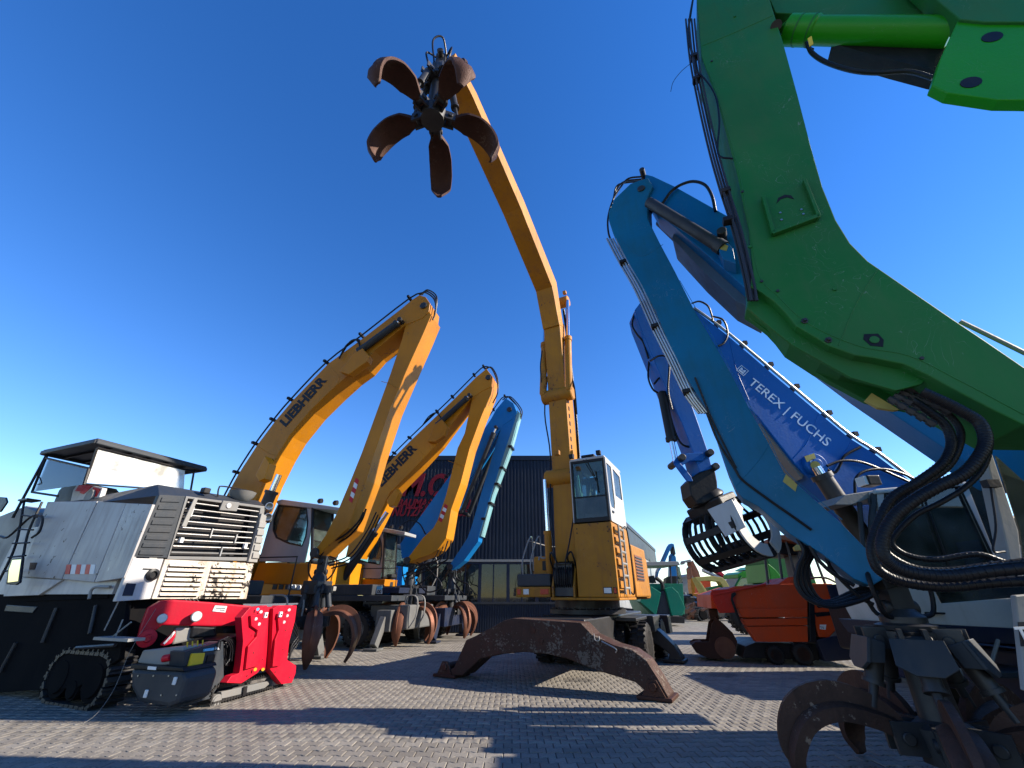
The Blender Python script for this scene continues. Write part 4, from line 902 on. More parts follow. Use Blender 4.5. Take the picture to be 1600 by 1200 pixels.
# ================================================================== red mini crawler crane
RS = Plane((-4.9, 8.15), (.2, .98)); _q = RS.hit(284, 1060); RF = Plane((_q.x, _q.y), (.98, -.2))
crane = thing('mini_crawler_crane', 'red and black mini crawler crane parked in front of the white milling machine', 'crane', (-5.2, 8.9, 0))
tp_ = [(318, 1108), (323, 1080), (335, 1073), (380, 1066), (424, 1056), (433, 1060), (435, 1069), (429, 1079), (395, 1093), (357, 1106), (330, 1112)]
def up_(p, m=.04): p = p.copy(); p.z = max(p.z + .03, m); return p
crawler(crane, [up_(RS.hit(x, y, .12)) for x, y in tp_], RS.n, .24, .03, pad=.06, wheels=[(RS.hit(330, 1097, .12), .11), (RS.hit(424, 1068, .12), .1)])
crawler(crane, [up_(RS.hit(x, y, .12)) + RS.n * .75 for x, y in tp_], RS.n, .24, .03, pad=.06)
f_ = MB().pl(RS, [(346, 1081), (420, 1064), (421, 1069), (413, 1076), (352, 1091), (346, 1092)], .02, .12).build('track_frame', GREY, crane, bevel=.01)
MB().pl(RS, [(381, 1073), (387, 1072), (385, 1086), (379, 1088)], -.012, 0).build('frame_rib', BLK, f_)
def rp(px, name, mat, o0, o1, pl=RS, par=None, bevel=.008): return MB().pl(pl, px, o0, o1).build(name, mat, par or crane, bevel=bevel)
rp([(377, 965), (391, 949), (417, 946), (421, 953), (414, 1000), (411, 1042), (402, 1052), (377, 1068), (354, 1067), (362, 1056), (374, 1052), (376, 1040), (380, 1003)], 'outrigger_leg', RED, -.12, .02)
rp([(427, 951), (436, 946), (464, 946), (461, 970), (452, 1003), (449, 1031), (463, 1040), (462, 1052), (456, 1067), (440, 1069), (422, 1046), (425, 1000)], 'outrigger_leg', RED, -.12, .02)
l1 = rp([(392, 962), (412, 958), (408, 1000), (404, 1040), (384, 1046), (388, 1010), (401, 995), (403, 985), (393, 978)], 'leg_plate', RED, -.17, -.12)
l2 = rp([(434, 960), (455, 957), (444, 1005), (438, 1040), (426, 1042), (430, 1000), (436, 985)], 'leg_plate', RED, -.17, -.12)
rp([(412, 950), (430, 948), (424, 1045), (408, 1048)], 'centre_channel', RED, -.04, .3)
for px, par in (((415, 961), l1), ((438, 960), l2)):
    q = RS.hit(*px, -.19); m = MB(); m.obox(q, RS.u * .035, RS.n * .02, Z * .045); m.build('bracket', WSTK, par, bevel=.005); MB().cyl(q - RS.n * .02, q - RS.n * .024, .018, 10).build('hole', BLK, par)
for px, mt in (((403, 952), CYC), ((408, 956), WSTK), ((400, 967), WSTK), ((405, 975), WSTK), ((452, 953), WSTK), ((449, 962), WSTK), ((444, 972), WSTK), ((399, 1046), YSTK), ((411, 1046), YSTK)):
    MB().cyl(RS.hit(*px, -.175), RS.hit(*px, -.182), .026, 12).build('round_sticker', mt, crane)
# dark body & engine
rp([(289, 1018), (349, 1002), (350, 1060), (328, 1092), (282, 1105)], 'engine_cover', DGREY, .02, .3)
rp([(350, 1000), (382, 990), (380, 1060), (350, 1062)], 'valve_block', BLK, .15, .7)
rp([(301, 1021), (321, 1020), (312, 1059), (290, 1061)], 'control_panel', YSTK, -.02, .02)
rp([(325, 1024), (337, 1022), (331, 1050), (318, 1054)], 'side_recess', BLK, .0, .02, bevel=0)
for px in ((321, 1051), (326, 1050), (340, 1012)): rp([(px[0] - 3, px[1] + 3), (px[0], px[1] - 3), (px[0] + 3, px[1] + 3)], 'warning_triangle', WSTK, -.006, .019, bevel=0)
rp([(320, 1014), (335, 1012), (334, 1016), (319, 1018)], 'sticker', CYC, -.006, .019, bevel=0)
cw_ = [(203, 1044), (288, 1048), (292, 1060), (278, 1100), (262, 1106), (215, 1098), (203, 1075)]
rp(cw_, 'counterweight', DGREY, -.08, .5, RF, bevel=.06)
rp([(223, 1016), (288, 1010), (280, 1037), (248, 1040), (214, 1036)], 'fuel_tank', LGREY, -.02, .5, RF, bevel=.02)
rp([(205, 1037), (286, 1043), (288, 1049), (203, 1045)], 'ledge', BLK, -.1, .5, RF, bevel=.01)
MB().cyl(RF.hit(256, 1029, -.03), RF.hit(256, 1029, -.03) + Vector((.12, -.02, .02)), .05, 14).build('filler_cap', RED, crane, smooth=True)
for px in ((228, 1084), (273, 1064)): MB().obox(RF.hit(*px, -.09), RF.u * .03, RF.n * .012, Z * .05).build('lamp', LAMPW, crane, bevel=.01)
rp([(231, 1041), (244, 1042), (243, 1047), (230, 1046)], 'number_plate', WSTK, -.108, -.1, RF, bevel=0)
# boom: folded telescopic arm across the top
RB = Plane((-5.75, 8.35), (.72, .69))
bm_ = [(221, 978), (232, 950), (251, 939), (272, 937), (330, 941), (394, 947), (390, 962), (366, 978), (330, 979), (253, 977), (236, 992), (228, 1008), (214, 1006)]
boom = MB().pl(RB, bm_, 0, .26).build('boom', RED, crane, bevel=.025)
MB().pl(RB, [(336, 946), (355, 947), (352, 957), (332, 955)], -.008, 0).build('sticker', WSTK, boom)
for k, (yy, a_, b_) in enumerate(((950.5, 337, 352), (953.5, 343, 351))): MB().pl(RB, [(a_, yy - 1), (b_, yy - .6), (b_, yy + .6), (a_, yy + .3)], -.01, -.008).build('print_line', LETB, boom)
for px, r_, mt in (((252, 966), .075, LAMPW), ((305, 963), .085, LAMPW)):
    q = RB.hit(*px, 0); h_ = MB().lathe(q, -RB.n, [(0, r_ * .8), (.1, r_), (.12, r_)], 22).build('work_light', GREY, crane, smooth=True); MB().lathe(q - RB.n * .12, -RB.n, [(0, r_ * .92), (.015, r_ * .8)], 22).build('lens', mt, h_, smooth=True)
ho = MB().lathe(RB.hit(229, 997, -.02), -RB.n, [(0, .13), (.08, .13), (.09, .06), (.12, .05)], 18).build('winch', RED, crane, smooth=True)
wp = MB().pl(RB, [(250, 1008), (262, 996), (274, 984), (275, 994), (268, 1006), (256, 1010)], -.1, .0).build('hook_block', RED, crane, bevel=.02)
for k in range(3): MB().pl(RB, [(255 + k * 5, 1005 - k * 5), (268 + k * 2, 992 - k * 3), (270 + k * 2, 994 - k * 3), (257 + k * 5, 1007 - k * 5)], -.106, -.1).build('warning_stripe', WSTK, wp)
MB().pl(RB, [(275, 980), (300, 980), (305, 1000), (268, 1008)], .05, .3).build('slew_column', LGREY, crane, bevel=.03)
MB().pl(RB, [(300, 978), (336, 980), (340, 995), (296, 998)], .0, .3).build('tank', BLK, crane, bevel=.03)
m = MB()
for k in range(4): m.beam(RS.hit(292 + k * 8, 1016 - k, .12), RS.hit(293 + k * 8, 1003 - k, .12), .014, .014)
m.build('control_lever', YSTK, crane)
hoses(crane, RS, [(.05 + .03 * k, [(352 + 3 * k, 1040), (345 + 4 * k, 1015), (360 + 2 * k, 1000), (366, 1015 + 4 * k), (352, 1040)]) for k in range(4)] + [(-.02, [(456, 965 + 8 * k), (466, 990 + 6 * k), (455, 1010 + 5 * k), (452, 1035), (460, 1040)]) for k in range(3)], .015)
hoses(crane, RB, [(.1, [(285 + 6 * k, 945), (288 + 6 * k, 936), (294 + 6 * k, 942)]) for k in range(4)], .01)
m = MB(); m.tube([(-6.1, 8.0, 1.4), (-6.12, 7.8, .8), (-6.05, 7.65, .3), (-6.0, 7.3, .012), (-6.3, 6.9, .01)], .0035, 6); tag(m.build('loose_cable', GREY, None, smooth=True), 'thin pale cable hanging from the milling machine down to the pavers', 'cable')

# ================================================================== central high-cab handler
O = (1.25, 10.98); PC = Plane(O, (.45, .89)); FC = Frame(O, (-.45, -.89)); FC.r = -FC.r      # r runs towards the ladder side
ch = thing('material_handler', 'old yellow material handler with raised cab and an open grapple high in the sky', 'material handler', FC.P(-1.6, 0, 0))
def ribbon(plane, front, th, wid, name, mat, par, bevel=.012):
    """box-section arm: front = (s,z) polyline of the viewer-facing side, th = in-plane thickness"""
    n = len(front); back = []
    for i, (s_, z_) in enumerate(front):
        a = front[max(i - 1, 0)]; b = front[min(i + 1, n - 1)]; t = Vector((b[0] - a[0], b[1] - a[1], 0)).normalized(); nn = (t.y, -t.x)
        q = th[i] if isinstance(th, (list, tuple)) else th
        back.append((s_ + nn[0] * q, z_ + nn[1] * q))
    pts = [plane.pt(a, b, -wid / 2) for a, b in front + back[::-1]]
    return MB().prism([pts], plane.n * wid).build(name, mat, par, bevel=bevel)
lo = [PC.sz(884, 890), PC.sz(883, 850), PC.sz(878, 740), PC.sz(869, 600), PC.sz(861, 500)]
lo = [(lo[0][0] + .1, lo[0][1])] + lo[1:]
bm = ribbon(PC, lo, [.55, .6, .75, .65, .5], .56, 'boom', YELB, ch)
hi = [PC.sz(858, 492), PC.sz(850, 452), PC.sz(800, 330), PC.sz(724, 160), PC.sz(693, 100)]
hi[0] = (lo[-1][0] - .03, lo[-1][1] - .3)
sk = ribbon(PC, hi, [.42, .72, .62, .45, .32], .58, 'stick', YELB, ch)
for px, r_, W_ in (((866, 468), .2, .86), ((866, 612), .22, .98), ((874, 742), .24, 1.0)):
    s_, z_ = PC.sz(*px); m = MB(); pin(m, PC.pt(s_ + .3, z_, 0), PC.n, r_, W_, 24); m.build('pivot_boss', YELB, ch, smooth=True)
for o_ in (-.42, .42):
    a = PC.pt(*PC.sz(866, 612), 0) + PC.n * o_ + PC.u * .12; b = PC.pt(*PC.sz(866, 470), 0) + PC.n * o_ + PC.u * .2; cylinder_ram(ch, a, b, .105, .55, body=YELB)
    a = PC.pt(*PC.sz(884, 905), 0) + PC.n * o_ * 1.08 + PC.u * (.12 if o_ > 0 else .7); b = PC.pt(*PC.sz(874, 745), 0) + PC.n * o_ * 1.12 + PC.u * .1; cylinder_ram(ch, a, b, .095, .46, body=YELB)
for px in ((866, 455), (873, 706), (848, 706)):
    s_, z_ = PC.sz(*px)
    for o_ in (-.3,): MB().obox(PC.pt(s_ + .25, z_, o_), PC.n * .06, PC.u * .06, Z * .06).build('lamp_bracket', YELB, ch, bevel=.01)
m = MB()
for o_ in (-.30, -.34): m.tube([PC.pt(.7, 3, o_), PC.pt(.95, 5, o_), PC.pt(.95, 7, o_), PC.pt(.75, 9, o_), PC.pt(.5, 10.3, o_)], .022, 6)
for o_ in (.34,): m.tube([PC.pt(.1, 3.4, o_), PC.pt(.35, 5.2, o_), PC.pt(.3, 6.5, o_ + .1), PC.pt(.4, 7.8, o_)], .022, 6)
m.tube([PC.pt(.3, 7.5, -.5), PC.pt(.1, 7.0, -.62), PC.pt(.35, 6.3, -.55)], .02, 6); m.tube([PC.pt(.1, 8.6, .36), PC.pt(0, 8.0, .4), PC.pt(.15, 7.4, .45)], .02, 6)
m.build('hose', HOSE, ch, smooth=True)
m = MB()
for k in range(9): m.obox(PC.pt(.45, 4.9 + k * .24, -.287), PC.u * .035, PC.n * .006, Z * .06)
m.build('vent_slot', BLK, bm)
# upper carriage
def C(f0, f1, r0, r1, z0, z1, name, mat, bevel=.015, par=None): return MB().fb(FC, f0, f1, r0, r1, z0, z1).build(name, mat, par or ch, bevel=bevel)
tw_ = C(-1.75, 0, .34, 1.30, 1.56, 3.2, 'cab_tower', YELB, .02)
for r_, z_ in ((.42, 3.08), (.42, 2.98), (1.2, 3.08), (1.2, 2.98)): MB().cyl(FC.P(0, r_, z_), FC.P(.012, r_, z_), .016, 8).build('bolt', BLK, tw_)
for r0, mt, w2 in ((.96, LAMPW, .2), (1.19, LAMPR, .08)):
    a_ = C(-.01, .012, r0, r0 + w2, 1.63, 1.77, 'lamp', BLK, .005); MB().fb(FC, .012, .018, r0 + .015, r0 + w2 - .015, 1.645, 1.755).build('lens', mt, a_)
C(-1.75, .02, .30, 1.32, 1.50, 1.555, 'tower_skirt', YELB)
for k in range(6):
    C(-1.2, -.12, 1.302, 1.335, 1.75 + k * .24, 1.9 + k * .24, 'tower_step', YELB, .008)
m = MB()
for f_ in (-.18, -.62): m.tube([FC.P(f_, 1.42, 1.62), FC.P(f_, 1.42, 3.15)], .026, 6)
for k in range(6): m.tube([FC.P(-.18, 1.42, 1.75 + k * .26), FC.P(-.62, 1.42, 1.75 + k * .26)], .03, 6)
m.build('ladder', LGREY, ch, smooth=True)
m = MB(); m.tube([FC.P(-.85, 1.36, 1.7), FC.P(-.85, 1.48, 1.72), FC.P(-.85, 1.48, 3.05), FC.P(-.85, 1.36, 3.15)], .018, 6); m.build('grab_rail', BLK, ch, smooth=True)
eng = C(-3.65, -1.78, .3, 1.34, 1.56, 2.85, 'engine_housing', YELB, .04)
g_ = C(-3.0, -2.0, 1.342, 1.352, 1.95, 2.6, 'grille', ORGC, 0, eng)
for k in range(8): C(-2.95, -2.05, 1.352, 1.37, 1.98 + k * .077, 2.01 + k * .077, 'louvre', DGREY, 0, eng)
C(-4.3, -3.67, -1.3, 1.26, 1.5, 2.7, 'counterweight', YELB, .1)
C(-3.65, -1.0, -1.25, -.35, 1.56, 2.45, 'tank_housing', YELB, .04)
fh = C(-1.0, -.45, -1.0, -.38, 2.05, 2.52, 'front_housing', YELB, .05)
C(-.47, -.40, -.72, -.5, 2.18, 2.4, 'work_lamp', BLK, .01, fh)
m = MB(); m.tube([FC.P(-.38, -.8, 2.42), FC.P(-.38, -.78, 2.5), FC.P(-.38, -.66, 2.46), FC.P(-.38, -.5, 2.5), FC.P(-.38, -.44, 2.44)], .02, 6); m.build('handle', LGREY, ch, smooth=True)
C(-.75, -.02, -1.27, -.36, 1.80, 2.08, 'storage_box', DGREY, .03)
bp = C(-.8, 0, -1.29, -.36, 1.56, 1.79, 'bumper', YELB, .02)
for r0, w2, mt in ((-1.25, .1, LAMPR), (-1.08, .15, LAMPW), (-.62, .22, LAMPR)): C(0, .014, r0, r0 + w2, 1.62, 1.74, 'lamp', mt, .004, bp)
C(-.8, 0.0, -.36, .30, 1.5, 1.56, 'front_sill', YELB)
for r_ in (-.30, .24): MB().prism([[FC.P(-.9, r_, 1.56), FC.P(.05, r_, 1.56), FC.P(.05, r_, 1.8), FC.P(-.25, r_, 2.45), FC.P(-.9, r_, 2.45)]], FC.r * .05).build('boom_mount', YELB, ch, bevel=.01)
m = MB()
for k in range(9): 
    r_ = -.22 + k * .055; m.tube([FC.P(-.2, r_, 1.65), FC.P(.04, r_, 1.85), FC.P(.03, r_ * 1.05, 2.15), FC.P(-.25, r_ * .8, 2.35)], .017, 6)
for s_ in (-1, 1):
    m.tube([FC.P(-.2, s_ * .15, 2.2), FC.P(.12, s_ * .17, 2.42), FC.P(.1, s_ * .26, 2.55), FC.P(.05, s_ * .31, 2.4), FC.P(-.2, s_ * .3, 2.1)], .022, 8)
    m.tube([FC.P(0, s_ * .08, 1.9), FC.P(.14, s_ * .12, 2.3), FC.P(.05, s_ * .2, 2.7), FC.P(-.1, s_ * .33, 3.4)], .018, 8)
m.build('hose', HOSE, ch, smooth=True)
m = MB(); m.fb(FC, .0, .06, -.2, .2, 2.28, 2.31); m.fb(FC, -.3, -.02, -.25, .22, 1.58, 2.3); m.build('valve_block', GREASE, ch, bevel=.01)
m = MB()
for f_, r_ in ((-.3, -1.22), (-.3, -.98)): m.tube([FC.P(f_, r_, 2.0), FC.P(f_, r_ - .02, 2.4), FC.P(f_ - .35, r_ + .02, 2.98), FC.P(f_ - .55, r_ + .03, 2.98), FC.P(f_ - .6, r_ + .03, 2.2)], .02, 6)
m.tube([FC.P(-.6, -1.22, 2.95), FC.P(-2.4, -1.22, 2.95), FC.P(-2.4, -.5, 2.95)], .012, 6)
m.build('handrail', LGREY, ch, smooth=True)
m = MB(); m.lathe(FC.P(-1.7, 0, 1.18), Z, [(0, 1.0), (.1, 1.0), (.12, .86), (.33, .86)], 32)
for k in range(36): th_ = 2 * math.pi * k / 36; m.cyl(FC.P(-1.7, 0, 1.28) + Vector((math.cos(th_) * .93, math.sin(th_) * .93, 0)), FC.P(-1.7, 0, 1.32) + Vector((math.cos(th_) * .93, math.sin(th_) * .93, 0)), .025, 6)
m.build('turntable', GREASE, ch, smooth=True)
C(-5.0, .9, -.75, .75, .62, 1.16, 'chassis', GREASE, .04)
C(-4.1, -3.0, .75, 1.45, .7, 1.1, 'step_box', GREASE, .03); C(-2.9, -1.5, .76, 1.3, 1.02, 1.1, 'fender', GREASE, .02)
for f_ in (-1.9, -4.15):
    for r_ in (-1.3, -.78, .78, 1.3): tyre_unit(ch, FC.P(f_, r_, .52), FC.r, .52, .38, rim=GREASE)
    MB().cyl(FC.P(f_, -1.1, .52), FC.P(f_, 1.1, .52), .12, 12).build('axle', GREASE, ch, smooth=True)
# cab
cabm = MB()
zc0, zc1 = 3.23, 4.86; cf0, cf1, cr0, cr1 = -1.72, -.04, .36, 1.28
cf = C(cf0, cf1, cr0, cr1, zc0, zc0 + .07, 'cab_floor', BLK)
C(cf0 - .04, cf1 + .03, cr0 - .02, cr1 + .02, zc1 - .06, zc1 + .02, 'cab_roof', WHT, .03)
m = MB()
for r_ in (cr0 + .03, cr1 - .03): m.beam(FC.P(cf1, r_, zc0), FC.P(cf1, r_, zc1 - .05), .05, .07, up=FC.f)
m.beam(FC.P(cf1, cr0, zc0 + .05), FC.P(cf1, cr1, zc0 + .05), .05, .1); m.beam(FC.P(cf1, cr0, zc1 - .08), FC.P(cf1, cr1, zc1 - .08), .05, .07); m.beam(FC.P(cf1, cr0, zc0 + .62), FC.P(cf1, cr1, zc0 + .62), .03, .035)
m.build('windscreen_frame', BLK, ch, bevel=.006)
m = MB()
for r_ in (cr0 - .012, cr1 + .012): m.beam(FC.P(cf1 - .03, r_, zc0), FC.P(cf1 - .03, r_, zc1 - .02), .04, .07, up=FC.f)
m.build('cab_pillar', WHT, ch, bevel=.01)
C(cf1 - .008, cf1, cr0 + .05, cr1 - .05, zc0 + .63, zc1 - .1, 'windscreen', GL, 0); C(cf1 - .008, cf1, cr0 + .05, cr1 - .05, zc0 + .1, zc0 + .6, 'lower_windscreen', GLD, 0)
# side walls: white panel with window
for r_, nm in ((cr1 - .02, 'cab_door'), (cr0 - .0, 'cab_side')):
    out = [FC.P(cf1 - .06, r_, zc0), FC.P(cf0, r_, zc0), FC.P(cf0, r_, zc1 - .12), FC.P(cf0 + .2, r_, zc1 - .02), FC.P(cf1 - .06, r_, zc1 - .02)]
    w1_ = [FC.P(cf1 - .12, r_, zc0 + .5), FC.P(cf1 - .2, r_, zc0 + .36), FC.P(cf1 - .55, r_, zc0 + .36), FC.P(cf1 - .62, r_, zc0 + .5), FC.P(cf1 - .62, r_, zc1 - .14), FC.P(cf1 - .12, r_, zc1 - .14)]
    w2_ = [FC.P(cf1 - .78, r_, zc0 + .75), FC.P(cf0 + .12, r_, zc0 + .75), FC.P(cf0 + .12, r_, zc1 - .2), FC.P(cf1 - .78, r_, zc1 - .14)]
    d_ = MB().prism([out, w1_, w2_], FC.r * .035).build(nm, WHT, ch)
    for w_ in (w1_, w2_):
        MB().prism([[p + FC.r * .014 for p in w_]], FC.r * .006).build('window', GL, d_)
        m = MB(); m.tube([p + FC.r * .018 for p in w_ + [w_[0]]], .016, 6, smooth=False); m.build('window_seal', BLK, d_)
    if nm == 'cab_door': MB().fb(FC, cf1 - .35, cf1 - .2, cr1 + .01, cr1 + .04, zc0 + .22, zc0 + .27).build('handle', BLK, d_, bevel=.005)
bw = [FC.P(cf0, cr0, zc0), FC.P(cf0, cr1, zc0), FC.P(cf0, cr1, zc1 - .1), FC.P(cf0, cr0, zc1 - .1)]
bh = [FC.P(cf0, cr0 + .16, zc0 + .8), FC.P(cf0, cr1 - .1, zc0 + .8), FC.P(cf0, cr1 - .1, zc1 - .3), FC.P(cf0, cr0 + .16, zc1 - .3)]
MB().prism([bw, bh], FC.f * .04).build('cab_back', GREY, ch)
for r_ in (cr0 + .05, cr1 - .12): C(cf1 - .02, cf1 + .1, r_ - .06, r_ + .06, zc1 + .03, zc1 + .15, 'work_light', BLK, .01)
C(cf1 - .25, cf1 + .02, cr0 + .3, cr1 - .25, zc1 + .02, zc1 + .1, 'wiper_motor', BLK, .03)
m = MB(); m.tube([FC.P(cf1 + .02, .80, zc1 - .02), FC.P(cf1 + .03, 1.05, zc0 + .98)], .012, 6); m.tube([FC.P(cf1 + .02, .72, zc1 - .02), FC.P(cf1 + .03, 1.02, zc0 + 1.0)], .01, 6); m.tube([FC.P(cf1 + .03, 1.03, zc0 + 1.25), FC.P(cf1 + .03, 1.06, zc0 + .7)], .014, 6); m.build('wiper', BLK, ch, smooth=True)
seat(ch, FC, -1.25, .86, zc0 + .45, .9)
m = MB(); m.tube([FC.P(-.35, .86, zc0 + .1), FC.P(-.6, .86, zc0 + .62)], .03, 8)
q = FC.P(-.62, .86, zc0 + .66); m.tube([q + FC.r * math.cos(a) * .19 + (FC.f * .5 + Z).normalized().cross(FC.r).normalized() * math.sin(a) * .19 for a in [2 * math.pi * k / 20 for k in range(21)]], .014, 6, smooth=False)
m.build('steering_wheel', BLK, ch, smooth=True)
for r_ in (.5, 1.2): C(-1.1, -.7, r_ - .07, r_ + .07, zc0 + .35, zc0 + .68, 'console', BLK, .03)
# operator
def skin_person(label, F, f, r, z):
    me = bpy.data.meshes.new('person'); v = []; e = []; rad = []
    def A(p, q, par=None):
        v.append(F.P(f + p[0], r + p[1], z + p[2])); rad.append(q)
        if par is not None: e.append((par, len(v) - 1))
        return len(v) - 1
    root = thing('person', label, 'person', F.P(f, r, z - .45))
    pel = A((0, 0, 0), .14); sp = A((.01, 0, .2), .13, pel); ch_ = A((.0, 0, .4), .145, sp); nk = A((.02, 0, .55), .062, ch_); hd0 = A((.03, 0, .64), .075, nk); hd1 = A((.035, 0, .74), .10, hd0); hd2 = A((.02, 0, .82), .075, hd1)
    for s_ in (-1, 1):
        sh = A((.0, s_ * .17, .47), .075, ch_); el = A((.08, s_ * .25, .22), .052, sh); wr = A((.32, s_ * .2, .24), .035, el); hn = A((.41, s_ * .18, .25), .03, wr)
        hp = A((.06, s_ * .1, -.02), .1, pel); kn = A((.46, s_ * .13, .02), .075, hp); an = A((.52, s_ * .13, -.38), .048, kn); A((.64, s_ * .14, -.41), .04, an)
    me.from_pydata([p - root.location for p in v], e, []); o = bpy.data.objects.new('body', me); sc.collection.objects.link(o); o.parent = root
    m = o.modifiers.new('skin', 'SKIN'); 
    sv = me.skin_vertices[0].data if me.skin_vertices else None
    if sv is None:
        import bmesh
        bm_ = bmesh.new(); bm_.from_mesh(me); bm_.verts.layers.skin.verify(); bm_.to_mesh(me); bm_.free(); sv = me.skin_vertices[0].data
    for i, q in enumerate(rad): sv[i].radius = (q, q); sv[i].use_root = (i == 0)
    s2_ = o.modifiers.new('sub', 'SUBSURF'); s2_.levels = 2; s2_.render_levels = 2
    dg = bpy.context.evaluated_depsgraph_get(); dg.update(); m2 = bpy.data.meshes.new_from_object(o.evaluated_get(dg)); o.modifiers.clear(); o.data = m2
    m2.materials.clear(); cloth = paint('dark_work_clothes', (.035, .04, .055), .9, dirt=.2); skin_ = paint('skin', (.42, .24, .17), .55, dirt=.0, bump=0); m2.materials.append(cloth); m2.materials.append(skin_); m2.shade_smooth()
    hz = (F.P(0, 0, z + .565) - root.location).z; hands = [F.P(f + .41, r + s_ * .18, z + .25) - root.location for s_ in (-1, 1)]
    for p in m2.polygons:
        if p.center.z > hz or any((p.center - h_).length < .075 for h_ in hands): p.material_index = 1
    hc = F.P(f + .03, r, z + .76)
    mb = MB(); mb.lathe(hc + Z * .0 - F.f * .03, (Z + F.f * -.15), [(-.04, .10), (.02, .108), (.07, .095), (.1, .06), (.115, .01)], 16); mb.build('hair', BLK, root, smooth=True)
    mb = MB(); mb.obox(hc + F.f * .115 - Z * .045, F.f * .016, F.r * .011, Z * .022); mb.build('nose', skin_, root, bevel=.006)
    for s_ in (-1, 1):
        MB().lathe(hc + F.f * .088 + F.r * s_ * .034 - Z * .02, F.f, [(0, .011), (.012, .006)], 8).build('eye', BLK, root, smooth=True)
        MB().obox(hc + F.r * s_ * .095 - Z * .04, F.f * .012, F.r * .008, Z * .024).build('ear', skin_, root, bevel=.005)
    MB().obox(hc + F.f * .098 - Z * .09, F.f * .008, F.r * .022, Z * .004).build('mouth', CRD, root)
    for s_ in (-1, 1):
        mb = MB(); b0_ = F.P(f + .42, r + s_ * .18, z + .25)
        for k in range(4): mb.tube([b0_ + F.r * (k - 1.5) * .016, b0_ + F.r * (k - 1.5) * .018 + F.f * .045 - Z * .004, b0_ + F.r * (k - 1.5) * .018 + F.f * (.062 + .004 * (k % 2)) - Z * .03], .0085, 6, k=3)
        mb.tube([b0_ - F.r * s_ * .028 - F.f * .03, b0_ - F.r * s_ * .045 + F.f * .005, b0_ - F.r * s_ * .035 + F.f * .03], .0095, 6, k=3); mb.build('fingers', skin_, root, smooth=True)
    return root
skin_person('operator in dark work clothes sitting behind the windscreen of the raised cab', FC, -1.12, .86, zc0 + .68)
# outriggers
PO = Plane((2.63, 8.56), (4.22, -2.42))
of = [(687, 1058), (709, 1043), (728, 1000), (742, 994), (786, 970), (801, 966), (907, 973), (925, 992), (960, 1008), (988, 1016), (1010, 1032), (1028, 1060), (1044, 1088), (1045, 1098), (1012, 1095), (1008, 1080), (992, 1066), (933, 1048), (885, 1029), (855, 1022), (819, 1019), (785, 1022), (750, 1030), (722, 1056)]
of = [(689, 1054)] + of[1:]
ob = MB().pl(PO, of, .0, .5).build('outrigger_beam', RUSTB, ch, bevel=.02)
m = MB()
for px, r_ in (((832, 984), .07), ((861, 984), .07), ((845, 1002), .06), ((880, 985), .04)): m.lathe(PO.hit(*px, 0), -PO.n, [(0, r_), (.012, r_), (.012, r_ * .7)], 14)
m.build('boss', RUST, ob, smooth=True)
for a_, b_ in (((930, 992), (1008, 1030)), ((1008, 1030), (1043, 1088))):
    MB().beam(PO.hit(*a_, .52) + Z * .02, PO.hit(*b_, .52) + Z * .02, .03, .1).build('flange', RUST, ob)
m = MB(); m.tube([PO.hit(928, 990, -.01), PO.hit(930, 1000, -.03), PO.hit(936, 1001, -.03), PO.hit(936, 994, -.02)], .01, 6); m.tube([PO.hit(940, 1002, -.01), PO.hit(962, 1014, -.03), PO.hit(962, 1020, -.02)], .012, 6); m.build('pipe', STEEL, ob, smooth=True)
for px in ((1028, 1088), (706, 1052)):
    q = PO.hit(*px, .25); q.z = 0
    f_ = MB(); f_.obox(q + Z * .035, PO.u * .3, PO.n * .3, Z * .03); f_.build('foot', RUST, ch, bevel=.015)
    m = MB(); pin(m, q + Z * .2, PO.n, .07, .62, 14); m.prism([[q + PO.u * .2 + Z * .06 - PO.n * .28, q - PO.u * .2 + Z * .06 - PO.n * .28, q - PO.u * .07 + Z * .3 - PO.n * .28, q + PO.u * .07 + Z * .3 - PO.n * .28]], PO.n * .04); m.build('foot_joint', RUST, ch)
PR = Plane((PO.A + PO.n * 4.75).to_2d(), (PO.u.x, PO.u.y))
rf = [(1003, 972), (1012, 973), (1032, 988), (1052, 1008), (1065, 1028), (1066, 1034), (1044, 1034), (1046, 1022), (1028, 1008), (1006, 999), (985, 992), (985, 975)]
MB().pl(PR, rf, 0, .45).build('outrigger_beam', GREASE, ch, bevel=.02)
q = FC.P(-5.0, 0, .8); MB().obox(q + Vector((.2, .3, 0)), PO.u * 1.5, PO.n * .22, Z * .25).build('outrigger_box', GREASE, ch, bevel=.03)
for px in ((1055, 1030),):
    q = PR.hit(*px, .2); q.z = .05; MB().obox(q, PO.u * .28, PO.n * .28, Z * .03).build('foot', GREASE, ch, bevel=.01)
# open grapple overhead
gt = PC.pt(*PC.sz(690, 92), 0) - Z * .05
gp = [(.28, 0), (.40, .02), (.70, .12), (1.04, .06), (1.32, -.22), (1.44, -.58), (1.30, -.92)]
gw = [.13, .17, .46, .52, .52, .46, .12]
grapple(ch, gt, 10.75, R(90), gp, gw, .3, 12.0, 1.05, RUST, GREASE, th=.075, rodz=.12, rodr=.52)
m = MB(); m.tube([gt + Vector((.12, 0, .1)), gt + Vector((.05, -.3, .35)), gt + Vector((-.15, -.35, .1)), gt + Vector((-.1, -.2, -.5))], .022, 8); m.tube([gt + Vector((.1, 0, .1)), gt + Vector((.28, -.25, .0)), gt + Vector((.22, -.2, -.5)), gt + Vector((.1, 0, -.8))], .022, 8); m.build('hose', HOSE, ch, smooth=True)

